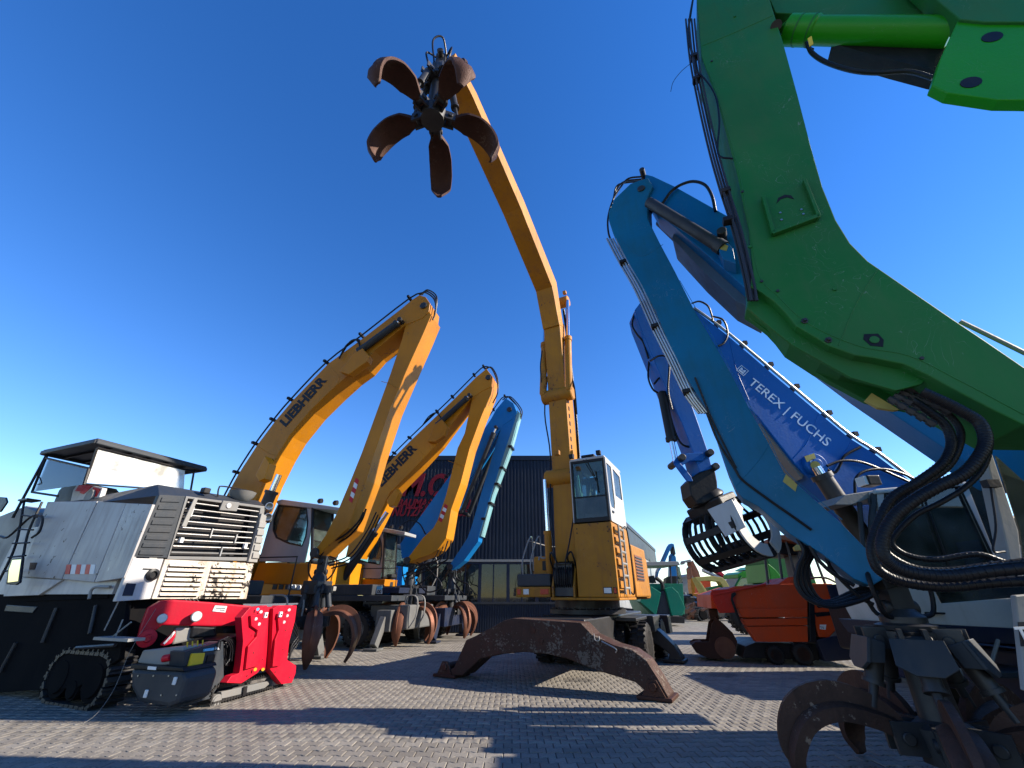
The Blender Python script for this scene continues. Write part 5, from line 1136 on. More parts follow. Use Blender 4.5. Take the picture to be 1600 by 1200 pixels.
# ================================================================== teal handler (right)
PT = Plane((3.7, 4.55), (.88, -.47))
te = thing('material_handler', 'teal handler with scratched arm folded down to a large open grapple at the lower right', 'material handler', (9.3, 4.7, 0))
ts = [(1001, 281), (985, 287), (960, 311), (951, 331), (951, 344), (958, 365), (996, 440), (1024, 485), (1055, 562), (1104, 640), (1136, 734), (1150, 766), (1160, 778), (1186, 792), (1234, 834), (1285, 866), (1335, 905), (1362, 916), (1380, 905), (1354, 858), (1315, 818), (1225, 738), (1197, 685), (1171, 638), (1139, 577), (1115, 535), (1083, 481), (1054, 423), (1031, 380), (1012, 342), (1011, 309), (1020, 290), (1012, 278)]
TEAL2 = paint('scratched_teal_paint', (0.004, 0.125, 0.255), 0.36, dirt=0.45, dcol=(0.012, 0.08, 0.085), chip=0.3, ccol=(0.12, 0.16, 0.12), cs=22, scr=.9)
stt = MB().pl(PT, ts, -.02, .42).build('stick', TEAL2, te, bevel=.012)
tb = [(1008, 272), (1020, 275), (1054, 291), (1129, 333), (1200, 372), (1400, 500), (1560, 610), (1700, 700), (1700, 830), (1560, 752), (1500, 716), (1411, 657), (1340, 610), (1250, 545), (1164, 450), (1114, 406), (1057, 357), (1025, 330), (1008, 300)]
_i = tb.index((1700, 700)); _l = [PT.hit(x, y, .06) for x, y in tb]; _l[_i:_i + 2] = [PT.pt(2.6, 3.0, .06), PT.pt(3.6, 2.4, .06), PT.pt(3.5, 1.9, .06), PT.pt(2.3, 2.3, .06)]
tbo = MB().prism([_l], PT.n * .46).build('boom', TEAL, te, bevel=.012)
MB().pl(PT, [(1060, 345), (1114, 408), (1170, 452), (1196, 476), (1190, 490), (1150, 470), (1100, 425), (1050, 372)], .3, .9).build('boom_underplate', GREYB, te, bevel=.01)
cylinder_ram(te, PT.hit(1012, 315, -.14), PT.hit(1136, 392, -.14), .095, .96, body=GREASE)
cylinder_ram(te, PT.hit(1030, 345, .7), PT.hit(1120, 430, .7), .095, .96, body=BLK)
m = MB(); pin(m, PT.hit(1007, 280, .2), PT.n, .05, .5); pin(m, PT.hit(1006, 309, .2), PT.n, .07, .5); pin(m, PT.hit(1130, 386, .2), PT.n, .07, .8); m.build('pin', GREASE, te, smooth=True)
br = MB().pl(PT, [(1118, 380), (1134, 376), (1145, 388), (1150, 412), (1130, 405)], -.2, .06).build('cylinder_bracket', TEAL, te, bevel=.01); MB().pl(PT, [(1127, 380), (1138, 384), (1135, 392), (1125, 389)], -.206, -.2).build('sticker', BST, br)
m = MB()
tl = [(960, 372), (980, 410), (1004, 452), (1030, 510), (1056, 562), (1080, 612), (1104, 645)]
for k, (o_, r_) in enumerate(((-.01, .013), (.02, .018), (.05, .018), (.1, .02))): m.tube([PT.hit(x + 2 - 4.5 * k, y + 1, o_) for x, y in tl], r_, 8)
m.build('pipe', STEEL, te, smooth=True)
m = MB()
for px in tl[1::2]: m.obox(PT.hit(px[0] - 5, px[1], .04), PT.u * .07, PT.n * .06, Z * .03)
m.build('pipe_clamp', BLK, te, bevel=.005)
m = MB(); m.tube([PT.hit(x, y, -.035) for x, y in ((1104, 645), (1122, 690), (1148, 732), (1160, 750), (1200, 780), (1240, 808), (1268, 828))], .016, 6); m.tube([PT.hit(x, y, -.035) for x, y in ((1086, 590), (1110, 650), (1134, 700), (1150, 731))], .014, 6); m.build('pipe', BLK, te, smooth=True)
MB().pl(PT, [(1228, 741), (1246, 757), (1243, 768), (1223, 752)], -.026, -.02).build('sticker', BST, stt)
hoses(te, PT, [(.0, [(1035, 318), (1052, 296), (1078, 284), (1100, 288), (1112, 305), (1118, 330)])], .026)
hoses(te, PT, [(o_, [(1003, 276 + k), (982 - k, 279 + k), (970 - k, 292), (958, 312), (950, 340), (951, 365), (958, 382)]) for k, o_ in ((0, .1), (4, .22), (7, .34))], .018)
tt = PT.hit(1385, 900, .24)
gpt = [(.3, .02), (.5, .12), (.82, .18), (1.1, .08), (1.26, -.14), (1.28, -.30), (1.22, -.42)]
gh = .46
m = MB(); m.beam(tt + Vector((-.05, 0, .12)), tt - Z * .1, .2, .26, up=(1, 0, 0)); m.build('stick_tip', BLK, te, bevel=.01)
grapple(te, tt - Z * .02, gh, R(163), gpt, [.14, .18, .24, .26, .24, .2, .08], .3, 1.2, 1.0, RUSTD, GREASE, guards=DGREY, th=.13, rodz=.2, rodr=.5)
# hoses at the stick end
hoses(te, PT, [(.05 + .06 * k, [(1245 + 6 * k, 838), (1256 + 5 * k, 862), (1247 + 5 * k, 885), (1244 + 7 * k, 912), (1262 + 6 * k, 936), (1300, 948 - 3 * k), (1345, 938 - 6 * k), (1372, 925)]) for k in range(4)], .022)
hoses(te, PT, [(.0, [(1262, 845), (1275, 870), (1300, 895), (1335, 915)]), (.1, [(1290, 866), (1300, 890), (1340, 930), (1365, 945)])], .02)
# upper carriage of the teal machine (mostly outside the frame)
def bb(par, x0, x1, y0, y1, z0, z1, name, mat, bevel=.03): return MB().box(x0, x1, y0, y1, z0, z1).build(name, mat, par, bevel=bevel)
bb(te, 7.5, 11.5, 3.5, 5.7, 1.45, 2.4, 'upper_carriage', TEAL); bb(te, 9.0, 11.6, 3.5, 5.7, 2.41, 3.0, 'engine_housing', TEAL); bb(te, 7.5, 11.5, 4.0, 5.3, .6, 1.1, 'chassis', BLK)
MB().lathe((9.3, 4.65, 1.1), Z, [(0, .8), (.35, .8)], 24).build('turntable', GREASE, te, smooth=True)
for x_ in (8.2, 10.8):
    for y_ in (3.7, 5.6): tyre_unit(te, (x_, y_, .55), (0, 1, 0), .55, .45)

# ================================================================== royal blue handler with sorting grab
PX = Plane((5, 7), (1, 0))
tx = thing('material_handler', 'royal blue handler with white boom lettering and a ribbed black sorting grab', 'material handler', (8.6, 7.3, 0))
xb = [(1003, 468), (1040, 470), (1086, 484), (1137, 524), (1218, 593), (1274, 640), (1326, 683), (1367, 709), (1424, 752), (1465, 795), (1470, 850), (1400, 855), (1345, 822), (1292, 771), (1255, 738), (1240, 722), (1184, 651), (1120, 590), (1060, 545), (1015, 510)]
xbo = MB().pl(PX, xb, 0, .62).build('boom', BLUE, tx, bevel=.015)
xs_ = [(1001, 472), (992, 484), (996, 500), (1007, 527), (1019, 556), (1040, 605), (1066, 662), (1084, 708), (1093, 738), (1113, 732), (1106, 704), (1091, 660), (1083, 638), (1070, 604), (1058, 570), (1050, 540), (1045, 500), (1030, 475)]
MB().pl(PX, xs_, -.03, .45).build('stick', BLUE, tx, bevel=.012)
upv = lambda P0, P1: (Z - (P1 - P0).normalized() * (P1 - P0).normalized().z)
a_, b_ = PX.hit(1168, 599, 0), PX.hit(1291, 698, 0); text('TEREX | FUCHS', a_, b_, upv(a_, b_), -PX.n, LETW, xbo, bold=.004, hs=1.1)
# square emblem beside the lettering: outlined diamond frame with stepped bars
e0 = PX.hit(1160, 579, -.003); ta = (b_ - a_).normalized(); tu = (upv(a_, b_)).normalized(); S_ = .088
fr_ = [[e0 + ta * x + tu * y for x, y in ((-S_, -S_), (S_, -S_), (S_, S_), (-S_, S_))], [e0 + ta * x + tu * y for x, y in ((-S_ * .86, -S_ * .86), (S_ * .86, -S_ * .86), (S_ * .86, S_ * .86), (-S_ * .86, S_ * .86))]]
MB().prism(fr_, -PX.n * .005).build('emblem_frame', LETW, xbo)
def ep(pts): return [e0 + ta * x * S_ + tu * y * S_ for x, y in pts]
for pts in ([(-.62, .6), (-.62, -.1), (0, -.1), (0, .2), (-.3, .5)], [(.62, .6), (.62, -.1), (.08, -.1), (.08, .2), (.3, .5)], [(-.62, -.25), (.62, -.25), (.62, -.65), (-.62, -.65)]):
    MB().prism([ep(pts)], -PX.n * .005).build('emblem_mark', LETW, xbo)
pipes(tx, PX, [(1084, 481), (1100, 492), (1140, 522), (1221, 590), (1277, 637), (1329, 680), (1370, 706), (1427, 749)], .0, .03, 3, .1, STEEL)
m = MB()
for px in ((1120, 508), (1160, 540), (1200, 573), (1240, 607), (1290, 648), (1330, 681), (1365, 705)): m.obox(PX.hit(*px, .12), PX.u * .04, PX.n * .13, Z * .04)
m.build('pipe_clamp', BLK, tx)
fl = MB().pl(PX, [(1184, 653), (1205, 676), (1240, 724), (1257, 741), (1253, 748), (1196, 676)], .05, .8).build('boom_underplate', GREY, tx)
q = PX.hit(1273, 726, -.04); m = MB(); m.cyl(q + PX.n * .05, q - PX.n * .05, .19, 24); m.cyl(q, q - PX.n * .09, .085, 16); m.build('pivot_boss', BLUE, tx, smooth=True, bevel=.01)
MB().cyl(PX.hit(1274, 727, -.12), PX.hit(1274, 727, -.14), .07, 16).build('pin', BST, tx); MB().pl(PX, [(1257, 713), (1272, 708), (1275, 716), (1261, 722)], -.1, -.09).build('sticker', BST, tx); MB().pl(PX, [(1265, 719), (1271, 717), (1272, 722), (1267, 724)], -.1, -.09).build('sticker', WSTK, tx)
cylinder_ram(tx, PX.hit(1355, 850, -.2), PX.hit(1275, 730, -.2), .14, .9, body=GREASE); cylinder_ram(tx, PX.hit(1370, 850, .85), PX.hit(1290, 750, .85), .14, .9, body=BLK)
hoses(tx, PX, [(-.1, [(1292, 728), (1315, 720), (1345, 722), (1380, 735), (1425, 755)]), (-.2, [(1336, 770), (1337, 748), (1352, 736), (1380, 733), (1410, 740), (1440, 755)]), (-.05, [(1293, 734), (1305, 738), (1313, 726), (1320, 712), (1345, 698)])], .022)
hoses(tx, PX, [(-.05, [(1081, 474), (1093, 471), (1106, 478), (1112, 492), (1114, 502)]), (-.05, [(1112, 494), (1130, 500), (1137, 520), (1132, 535), (1122, 541)]), (-.1, [(1016, 564), (1030, 556), (1042, 558), (1046, 570), (1044, 610), (1050, 640)]), (.1, [(991, 490), (988, 508), (995, 522), (1005, 535), (1013, 560)]), (.2, [(1014, 565), (1013, 590), (1020, 608), (1030, 615)]), (.05, [(1022, 600), (1032, 590), (1042, 600), (1045, 640), (1062, 690), (1085, 700)])], .02)
cylinder_ram(tx, PX.hit(1034, 612, .1), PX.hit(1056, 722, .1), .085, .72, body=BLK)
lk = [(1052, 722), (1058, 714), (1075, 708), (1098, 707), (1102, 714), (1098, 720), (1078, 720), (1068, 726), (1062, 733), (1060, 728)]
m = MB(); m.pl(PX, lk, -.06, -.02); m.pl(PX, lk, .3, .34); m.build('link', BLUE, tx, bevel=.008)
l2_ = [(1053, 724), (1062, 722), (1080, 744), (1083, 752), (1074, 752)]
m = MB(); m.pl(PX, l2_, -.1, -.06); m.pl(PX, l2_, .34, .38); m.build('link', BLUE, tx, bevel=.008)
m = MB(); pin(m, PX.hit(1057, 722, .15), PX.n, .06, .62); pin(m, PX.hit(1100, 714, .15), PX.n, .06, .6); pin(m, PX.hit(1110, 734, .15), PX.n, .06, .5); m.build('pin', GREASE, tx, smooth=True)
hitch = MB().pl(PX, [(1076, 752), (1084, 744), (1110, 730), (1118, 736), (1121, 752), (1122, 768), (1106, 786), (1090, 788), (1080, 774)], -.02, .4).build('rotator', BLK, tx, bevel=.02)
for sgn, r_ in ((1, .3),):
    ctr = PX.hit(1106, 782, .2); ax_ = (PX.hit(1160, 850, .2) - PX.hit(1098, 760, .2)).normalized(); MB().lathe(ctr - ax_ * .1, ax_, [(0, .26), (.06, .30), (.1, .30), (.14, .24), (.3, .22)], 24).build('slew_ring', BLK, hitch, smooth=True)
# sorting grab: two curved shells made of bars
G0 = PX.hit(1114, 793, .2); ax_ = (PX.hit(1160, 872, .2) - G0); ax_.normalize()              # down the grab
lat = (PX.hit(1205, 828, -.15) - PX.hit(1105, 872, .3)); lat = (lat - ax_ * lat.dot(ax_)).normalized()   # along the shell width
opn = ax_.cross(lat).normalized()
_sg = -1 if opn.y > 0 else 1
lat, opn = (lat * math.cos(R(38)) + opn * _sg * math.sin(R(38))).normalized(), (opn * math.cos(R(38)) - lat * _sg * math.sin(R(38))).normalized()
gr = MB().obox(G0 + ax_ * .02, ax_ * .14, lat * .36, opn * .24).build('sorting_grab', BLK, tx, bevel=.03)
MB().prism([[G0 + lat * .15 + opn * .35, G0 + lat * .62 + opn * .32, G0 + ax_ * .42 + lat * .66 + opn * .45, G0 + ax_ * .45 + lat * .3 + opn * .5]], opn * .03).build('sunlit_plate', WHT, gr, bevel=.01)  # white colour stands in for sunlight on this plate
W2 = .5; RR = .58
cc = G0 + ax_ * .46 - lat * .0
for side in (-1, 1):
    sh_ = MB()
    def sp_(u_, lt, r_=RR): 
        a = R(20 + 150 * u_); return cc + lat * lt - ax_ * math.cos(a) * r_ * .78 + opn * side * math.sin(a) * r_ * .80
    for k in range(9):
        lt = -W2 + 2 * W2 * k / 8; sh_.tube([sp_(j / 10, lt) for j in range(11)], .03 if 0 < k < 8 else .045, 4, smooth=False)
    shell = sh_.build('grab_bar', BLK, gr, smooth=True)
    for u_, hh in ((.02, .09), (.36, .05), (.66, .05), (.97, .13)):
        a = R(20 + 150 * u_); t_ = (sp_(min(1, u_ + .05), 0) - sp_(u_ - .05, 0)).normalized(); MB().obox(sp_(u_, 0), lat * (W2 + .03), t_ * hh, t_.cross(lat) * .03).build('grab_cross_bar', BLK, gr)
    for e_, mt in ((-W2 - .03, BLK), (-.03, BLK), (W2 + .03, WHT)):  # sunward end is coloured white to look sunlit, the others stay black
        outer = [sp_(j / 12, e_, RR * 1.06) for j in range(13)]; inner = [sp_(j / 12, e_, RR * (.66 if e_ > .3 else .8)) for j in range(13)]
        MB().prism([outer + inner[::-1]], lat * .03).build('grab_side_plate', mt, gr)
# cab
PCb = Plane((5, 5.8), (1, 0))
def cb(px, name, mat, o0, o1, holes=(), par=tx, bevel=.008): return MB().pl(PCb, px, o0, o1, holes=holes).build(name, mat, par, bevel=bevel)
cw1 = [(1383, 771), (1499, 760), (1550, 868), (1540, 886), (1410, 893), (1388, 850)]
cw2 = [(1513, 760), (1534, 757), (1580, 862), (1556, 868)]
low = [(1456, 921), (1560, 912), (1603, 905), (1610, 935), (1470, 944)]
door = cb([(1368, 764), (1538, 749), (1600, 862), (1640, 985), (1447, 975), (1404, 917), (1385, 860)], 'cab_door', WHT, -.03, .02, holes=[cw1, cw2, [(1458, 917), (1600, 905), (1612, 932), (1471, 943)]])
for w_, nm in ((cw1, 'side_window'), (cw2, 'rear_window'), ([(1458, 917), (1600, 905), (1612, 932), (1471, 943)], 'lower_window')): cb(w_, nm, GLD, -.005, .003, par=door, bevel=0)
m = MB(); m.tube([PCb.hit(x, y, -.034) for x, y in cw1 + cw1[:1]], .016, 6, smooth=False); m.tube([PCb.hit(1440, 768, -.034), PCb.hit(1483, 885, -.034)], .014, 6); m.build('window_seal', BLK, door)
cb([(1448, 956), (1478, 957), (1478, 960), (1449, 960)], 'handle', BLK, -.07, -.03, par=door)
cb([(1404, 973), (1640, 984), (1650, 1010), (1424, 999)], 'cab_base', NAVY, -.04, 1.0)
cb([(1450, 976), (1463, 976), (1470, 999), (1457, 999)], 'sticker', YSTK, -.046, -.04)
cb([(1366, 766), (1540, 750), (1540, 756), (1368, 772)], 'roof', WHT, -.06, 1.05, bevel=.02)
cb([(1302, 789), (1320, 773), (1358, 767), (1372, 765), (1372, 774), (1330, 789)], 'visor', LGREY, .05, 1.0, bevel=.01)
m = MB()
for o_ in (0, .98): m.tube([PCb.hit(1366, 770, o_), PCb.hit(1364, 840, o_), PCb.hit(1400, 915, o_)], .04, 6)
m.tube([PCb.hit(1343, 785, .05), PCb.hit(1348, 850, .05), PCb.hit(1352, 880, .05)], .03, 6)
m.tube([PCb.hit(1357, 778, .0), PCb.hit(1360, 790, 0), PCb.hit(1370, 792, 0)], .014, 6); m.build('cab_pillar', DGREY, tx, smooth=True)
MB().prism([PCb.hit(1366, 772, .03), PCb.hit(1366, 772, .95), PCb.hit(1364, 845, .95), PCb.hit(1364, 845, .03)], Vector((.01, 0, 0))).build('windscreen', GL, tx)
fs_ = cb([(1386, 862), (1404, 917), (1444, 974), (1420, 974), (1394, 930), (1378, 880)], 'front_panel', WHT, .0, .95)
cb([(1400, 925), (1412, 945), (1420, 961), (1410, 961), (1398, 940)], 'foot_window', GLD, -.02, -.002, par=fs_)
MB().fb(Frame((0, 0), (1, 0)), PCb.hit(1360, 747, .1).x - .08, PCb.hit(1360, 747, .1).x + .1, -6.05, -5.85, PCb.hit(1360, 752, .1).z - .06, PCb.hit(1360, 752, .1).z + .08).build('work_light', BLK, tx, bevel=.015)
MB().fb(Frame((0, 0), (1, 0)), PCb.hit(1352, 747, .1).x - .05, PCb.hit(1352, 747, .1).x + .03, -6.03, -5.87, PCb.hit(1360, 752, .1).z - .05, PCb.hit(1360, 752, .1).z + .07).build('lens', LAMPW, tx)
seat(tx, Frame((6.6, 6.4), (-1, 0)), 0, 0, 1.95, .9)
bb(tx, 7.0, 11.5, 5.75, 8.4, 1.05, 1.4, 'upper_deck', NAVY); bb(tx, 8.8, 11.5, 5.8, 8.4, 1.41, 2.2, 'engine_housing', NAVY); bb(tx, 6.2, 10.5, 6.4, 7.8, .5, .95, 'chassis', NAVY)
bb(tx, 6.1, 6.6, 5.7, 8.3, .45, 1.0, 'stabiliser_box', NAVY); bb(tx, 5.3, 7.2, 5.55, 6.2, .78, .84, 'step_plate', DGREY, .01); bb(tx, 6.0, 7.5, 5.5, 6.0, .3, .36, 'lower_step', DGREY, .01)
MB().lathe((8.6, 7.1, .95), Z, [(0, .7), (.12, .7)], 24).build('turntable', GREASE, tx, smooth=True)
for x_ in (7.2, 10.0):
    for y_ in (6.1, 8.1): tyre_unit(tx, (x_, y_, .55), (0, 1, 0), .55, .45)
m = MB(); m.tube([PCb.hit(1560, 1000, -.1), PCb.hit(1530, 1100, -.1)], .02, 6); m.tube([PCb.hit(1490, 1020, -.1), PCb.hit(1520, 1100, -.1)], .015, 6); m.build('step_rail', GREY, tx, smooth=True)

# ================================================================== green handler, closest
PG = Plane((3.4, 2.95), (.93, -.36))
gh_ = thing('material_handler', 'green handler whose huge bent boom and bright cylinder fill the upper right corner', 'material handler', (7.0, 3.2, 0))
gb = [(1089, -60), (1089, 0), (1096, 88), (1108, 120), (1124, 168), (1152, 273), (1159, 308), (1170, 360), (1176, 420), (1173, 447), (1190, 457), (1210, 471), (1228, 489), (1245, 510), (1297, 541), (1336, 555), (1364, 559), (1413, 569), (1452, 587), (1490, 608), (1543, 636), (1600, 664), (1760, 760), (1800, 640), (1700, 610), (1600, 573), (1540, 532), (1486, 496), (1357, 408), (1329, 380), (1306, 343), (1285, 291), (1267, 228), (1246, 147), (1224, 67), (1203, 0), (1195, -60)]
_i = gb.index((1760, 760)); _l = [PG.hit(x, y) for x, y in gb]; _l[_i:_i + 2] = [PG.pt(1.5, 2.55), PG.pt(2.6, 1.9), PG.pt(2.7, 2.5), PG.pt(1.7, 3.35)]
gbo = MB().prism([_l], PG.n * .62).build('boom', GREEN, gh_, bevel=.01)
# inner leaf plate under the elbow and far cheek
MB().pl(PG, [(1173, 447), (1168, 480), (1190, 500), (1240, 540), (1330, 590), (1400, 610), (1440, 600), (1452, 588), (1413, 570), (1336, 556), (1245, 511), (1210, 472)], .1, .14).build('cheek_plate', GREEN, gbo, bevel=.005)
MB().pl(PG, [(1168, 452), (1166, 492), (1214, 530), (1236, 556), (1294, 594), (1354, 626), (1420, 640), (1452, 590), (1336, 556), (1245, 511)], .52, .60).build('cheek_plate', GREEN, gbo, bevel=.005)
m = MB(); m.cyl(PG.hit(1248, 514, .1), PG.hit(1248, 514, .54), .03, 12); m.cyl(PG.hit(1293, 545, .1), PG.hit(1293, 545, .54), .02, 12); m.build('cross_tube', GREEN, gbo, smooth=True)
m = MB()
for px in ((1257, 502), (1294, 532)): m.lathe(PG.hit(*px, 0), -PG.n, [(0, .03), (.012, .03), (.014, .018), (.04, .016)], 6)
m.build('bolt', GREASE, gbo, smooth=True)
MB().pl(PG, [(1350, 522), (1372, 521), (1381, 531), (1380, 542), (1360, 540), (1349, 530)], -.003, 0).build('slot', BLK, gbo)
MB().lathe(PG.hit(1366, 531, -.003), -PG.n, [(0, .035), (.006, .035), (.007, .02)], 14).build('lug', GREEN, gbo, smooth=True)
bp_ = MB().pl(PG, [(1192, 306), (1258, 281), (1281, 337), (1208, 364)], -.012, 0).build('bracket_plate', GREEN, gbo, bevel=.004)
for q in ([(1190, 306), (1195, 304), (1212, 361), (1206, 364)], [(1255, 280), (1260, 279), (1283, 336), (1278, 340)], [(1206, 360), (1280, 333), (1281, 338), (1208, 365)]): MB().pl(PG, q, -.06, -.012).build('bracket_lip', GREEN, bp_, bevel=.003)
m = MB()
for px in ((1219, 333), (1221, 344), (1252, 328), (1255, 335)): m.lathe(PG.hit(*px, -.012), -PG.n, [(0, .012), (.01, .012)], 6)
m.build('bolt', STEEL, bp_)
MB().pl(PG, [(1213, 318), (1216, 309), (1226, 304), (1236, 305), (1241, 311), (1230, 308), (1220, 311)], -.016, -.012).build('slot', BLK, bp_)
for px in ((1148, 26), (1172, 386), (1304, 452)): MB().lathe(PG.hit(*px, 0), -PG.n, [(0, .02), (.012, .018)], 10).build('boss', GREEN, gbo, smooth=True)
# pipework along the outer edge
ge = [(1080, 30), (1086, 90), (1097, 150), (1115, 230), (1133, 295), (1152, 355), (1170, 428), (1178, 470)]
m = MB()
for k, o_ in enumerate((.0, .04, .0, .10)): m.tube([PG.hit(x + 5 - 4.5 * k, y, o_) for x, y in ge], .014, 8)
m.build('pipe', GREASE, gh_, smooth=True)
m = MB()
for px in (ge[1], (1090, 125), (1136, 300), (1139, 345)): m.obox(PG.hit(px[0] - 2, px[1], .03), PG.u * .05, PG.n * .05, Z * .03)
m.build('pipe_clamp', BLK, gh_, bevel=.006)
hoses(gh_, PG, [(o_, [(1086, -20), (1077, 30 + 5 * k), (1076, 60), (1084, 90 + 5 * k), (1090, 140)]) for k, o_ in ((0, .0), (1, .1), (2, .2))] + [(-.03, [(1086, 110), (1100, 122), (1118, 150), (1124, 190), (1122, 240), (1145, 248)])], .012)
hoses(gh_, PG, [(-.02, [(1078, 100), (1064, 112), (1052, 128), (1048, 143)])], .004)
m = MB(); m.pl(PG, [(1100, 100), (1110, 120), (1130, 180), (1150, 260), (1152, 273), (1124, 168)], .02, .1); m.build('pipe_guard', GREEN, gh_)
# stick at the top right and its cylinder
PG2 = Plane((3.4, 2.95), (1, 0))
MB().pl(PG, [(1204, -80), (1203, 0), (1212, 20), (1480, 30), (1500, 28), (1480, 8), (1440, -80)], .2, .55).build('stick_head', GREEN, gh_, bevel=.01)
MB().pl(PG, [(1400, -80), (1430, -30), (1470, 5), (1500, 30), (1540, 34), (1800, 34), (1800, -80)], -.05, .15).build('stick', GREEN, gh_, bevel=.01)
blk_ = MB().pl(PG, [(1497, 31), (1800, 36), (1800, 158), (1600, 156), (1560, 156), (1481, 145), (1456, 133), (1470, 90)], -.02, .1).build('stick_foot', GREENB, gh_, bevel=.01)
for px in ((1550, 58), (1517, 129)): MB().lathe(PG.hit(*px, -.02), -PG.n, [(0, .085), (.006, .085)], 16).build('hole', BLK, blk_, smooth=True)
a_ = PG.hit(1218, 47, .2); b_ = PG.hit(1490, 52, .2)
d_ = b_ - a_; m = MB(); m.lathe(a_, d_, [(0, .06), (.05, .09), (.1, .15), (d_.length * .06, .19), (d_.length * .24, .19), (d_.length * .25, .17), (d_.length, .17)], 28); cyl_ = m.build('hydraulic_cylinder', GREENB, gh_, smooth=True)
m = MB()
for t_ in (.13, .215): m.lathe(a_ + d_ * t_, d_, [(0, .194), (.02, .194)], 28)
m.build('cylinder_band', GREEN, cyl_, smooth=True)
MB().cyl(PG.hit(1213, 40, -.02), PG.hit(1213, 40, .4), .07, 18).build('pin', GREASE, gh_, smooth=True)
MB().pl(PG, [(1262, 60), (1268, 56), (1271, 68), (1265, 72)], -.01, 0).build('sticker', YSTK, cyl_)
MB().pl(PG, [(1300, 68), (1480, 72), (1476, 112), (1462, 110), (1400, 95)], .28, .5).build('cylinder_cradle', BLK, gh_)
hoses(gh_, PG, [(.1, [(1262, 68), (1268, 82), (1290, 97), (1330, 110), (1370, 114), (1420, 112), (1458, 122)])], .028)
hoses(gh_, PG, [(.12, [(1260, 66), (1262, 74), (1270, 78)])], .02)
# hose bundle leaving the boom underside and looping to the cab side
hp = [[(1440, 612), (1475, 628), (1502, 642), (1530, 660), (1540, 688), (1530, 714), (1505, 741), (1464, 761), (1422, 786), (1395, 810), (1379, 843), (1384, 873), (1417, 893), (1478, 900), (1549, 892), (1680, 880)],
      [(1425, 625), (1450, 642), (1475, 662), (1486, 685), (1484, 706), (1469, 728), (1431, 755), (1395, 777), (1375, 812), (1362, 851), (1366, 880), (1381, 897), (1417, 911), (1478, 917), (1560, 910), (1680, 905)],
      [(1435, 618), (1478, 645), (1500, 672), (1497, 702), (1480, 730), (1450, 752), (1410, 780), (1385, 805), (1372, 840), (1390, 868), (1430, 888), (1480, 892), (1550, 884), (1680, 868)],
      [(1462, 610), (1500, 632), (1535, 655), (1546, 690), (1538, 728), (1510, 760), (1470, 785), (1430, 805), (1400, 835), (1395, 852), (1420, 868), (1464, 874), (1527, 866), (1577, 880), (1680, 900)]]
for k, (px, r_) in enumerate(zip(hp, (.040, .033, .026, .020))):
    o_ = .05 + .12 * k - (.1 if k == 0 else 0)
    m = MB(); m.tube([PG.hit(x, y, o_) for x, y in px], r_, 12, k=8); hb = m.build('hose', HOSE, gh_, smooth=True)
    pts = catmull([PG.hit(x, y, o_) for x, y in px], 14); m = MB()
    for i in range(4, len(pts) - 2, 2):
        t_ = (pts[i + 1] - pts[i]).normalized(); m.lathe(pts[i] - t_ * .004, t_, [(0, r_ * .98), (.002, r_ * 1.07), (.008, r_ * 1.07), (.01, r_ * .98)], 12)
    m.build('hose_wrap', HOSE, hb, smooth=True, kind='stuff')
m = MB()
for k in range(5):
    a0_ = PG.hit(1388 + 9 * k, 622 - 5 * k, .12 + .06 * k); b0_ = PG.hit(1462 + 12 * k, 665 - 10 * k, .12 + .06 * k); dd = b0_ - a0_
    m.cyl(a0_, b0_, .022, 8)
    for j in range(5): m.lathe(a0_ + dd * (j + .2) / 5, dd, [(0, .03), (.045, .033)], 6)
m.build('hose_fitting', GREASE, gh_, smooth=True)
MB().pl(PG, [(1352, 625), (1362, 614), (1405, 640), (1398, 641), (1372, 637)], .3, .34).build('cover_plate', BST, gh_)
# far rod above the boom
m = MB(); m.tube([PG.hit(1500, 502, .3), PG.hit(1700, 600, .3)], .02, 8); m.build('pipe', GREY, gh_, smooth=True)
# its cab edge and white post with lettering, at the frame edge
PGc = Plane((4.2, 3.45), (1, 0))
gc = MB().pl(PGc, [(1541, 712), (1550, 706), (1592, 830), (1600, 905), (1585, 905)], 0, .1).build('cab_pillar', LGREY, gh_, bevel=.01)
MB().pl(PGc, [(1556, 712), (1600, 752), (1700, 830), (1700, 905), (1604, 905), (1594, 830)], .03, .04).build('cab_window', GL, gh_)
MB().pl(PGc, [(1586, 930), (1612, 928), (1626, 1080), (1603, 1080)], -.05, -.01).build('white_post', LGREY, gh_, bevel=.01)
q = PGc.hit(1585, 985, -.055); MB().pl(PGc, [(1591, 972), (1640, 970), (1646, 1008), (1596, 1010)], -.055, -.05).build('sign_plate', LETB, gh_); text('TECH', PGc.hit(1594, 1003, -.06), PGc.hit(1664, 1000, -.06), Z, -PGc.n, WSTK, gh_, bold=.02)
m = MB(); m.tube([PGc.hit(1546, 750, -.05), PGc.hit(1556, 820, -.05), PGc.hit(1552, 860, -.05), PGc.hit(1570, 862, -.05)], .008, 6); m.obox(PGc.hit(1548, 756, -.05), (.05, 0, 0), (0, .03, 0), (0, 0, .03)); m.build('cable', BLK, gh_, smooth=True)
bb(gh_, 5.6, 9.5, 1.6, 4.2, 1.2, 2.2, 'upper_carriage', GREEN); bb(gh_, 7.0, 9.5, 1.6, 4.2, 2.21, 3.0, 'engine_housing', GREEN); bb(gh_, 5.4, 9.2, 2.2, 3.8, .5, .95, 'chassis', BLK)
MB().lathe((7.2, 3.0, .95), Z, [(0, .7), (.25, .7)], 24).build('turntable', GREASE, gh_, smooth=True)
for x_ in (6.1, 8.5):
    for y_ in (1.9, 4.0): tyre_unit(gh_, (x_, y_, .55), (0, 1, 0), .55, .45)

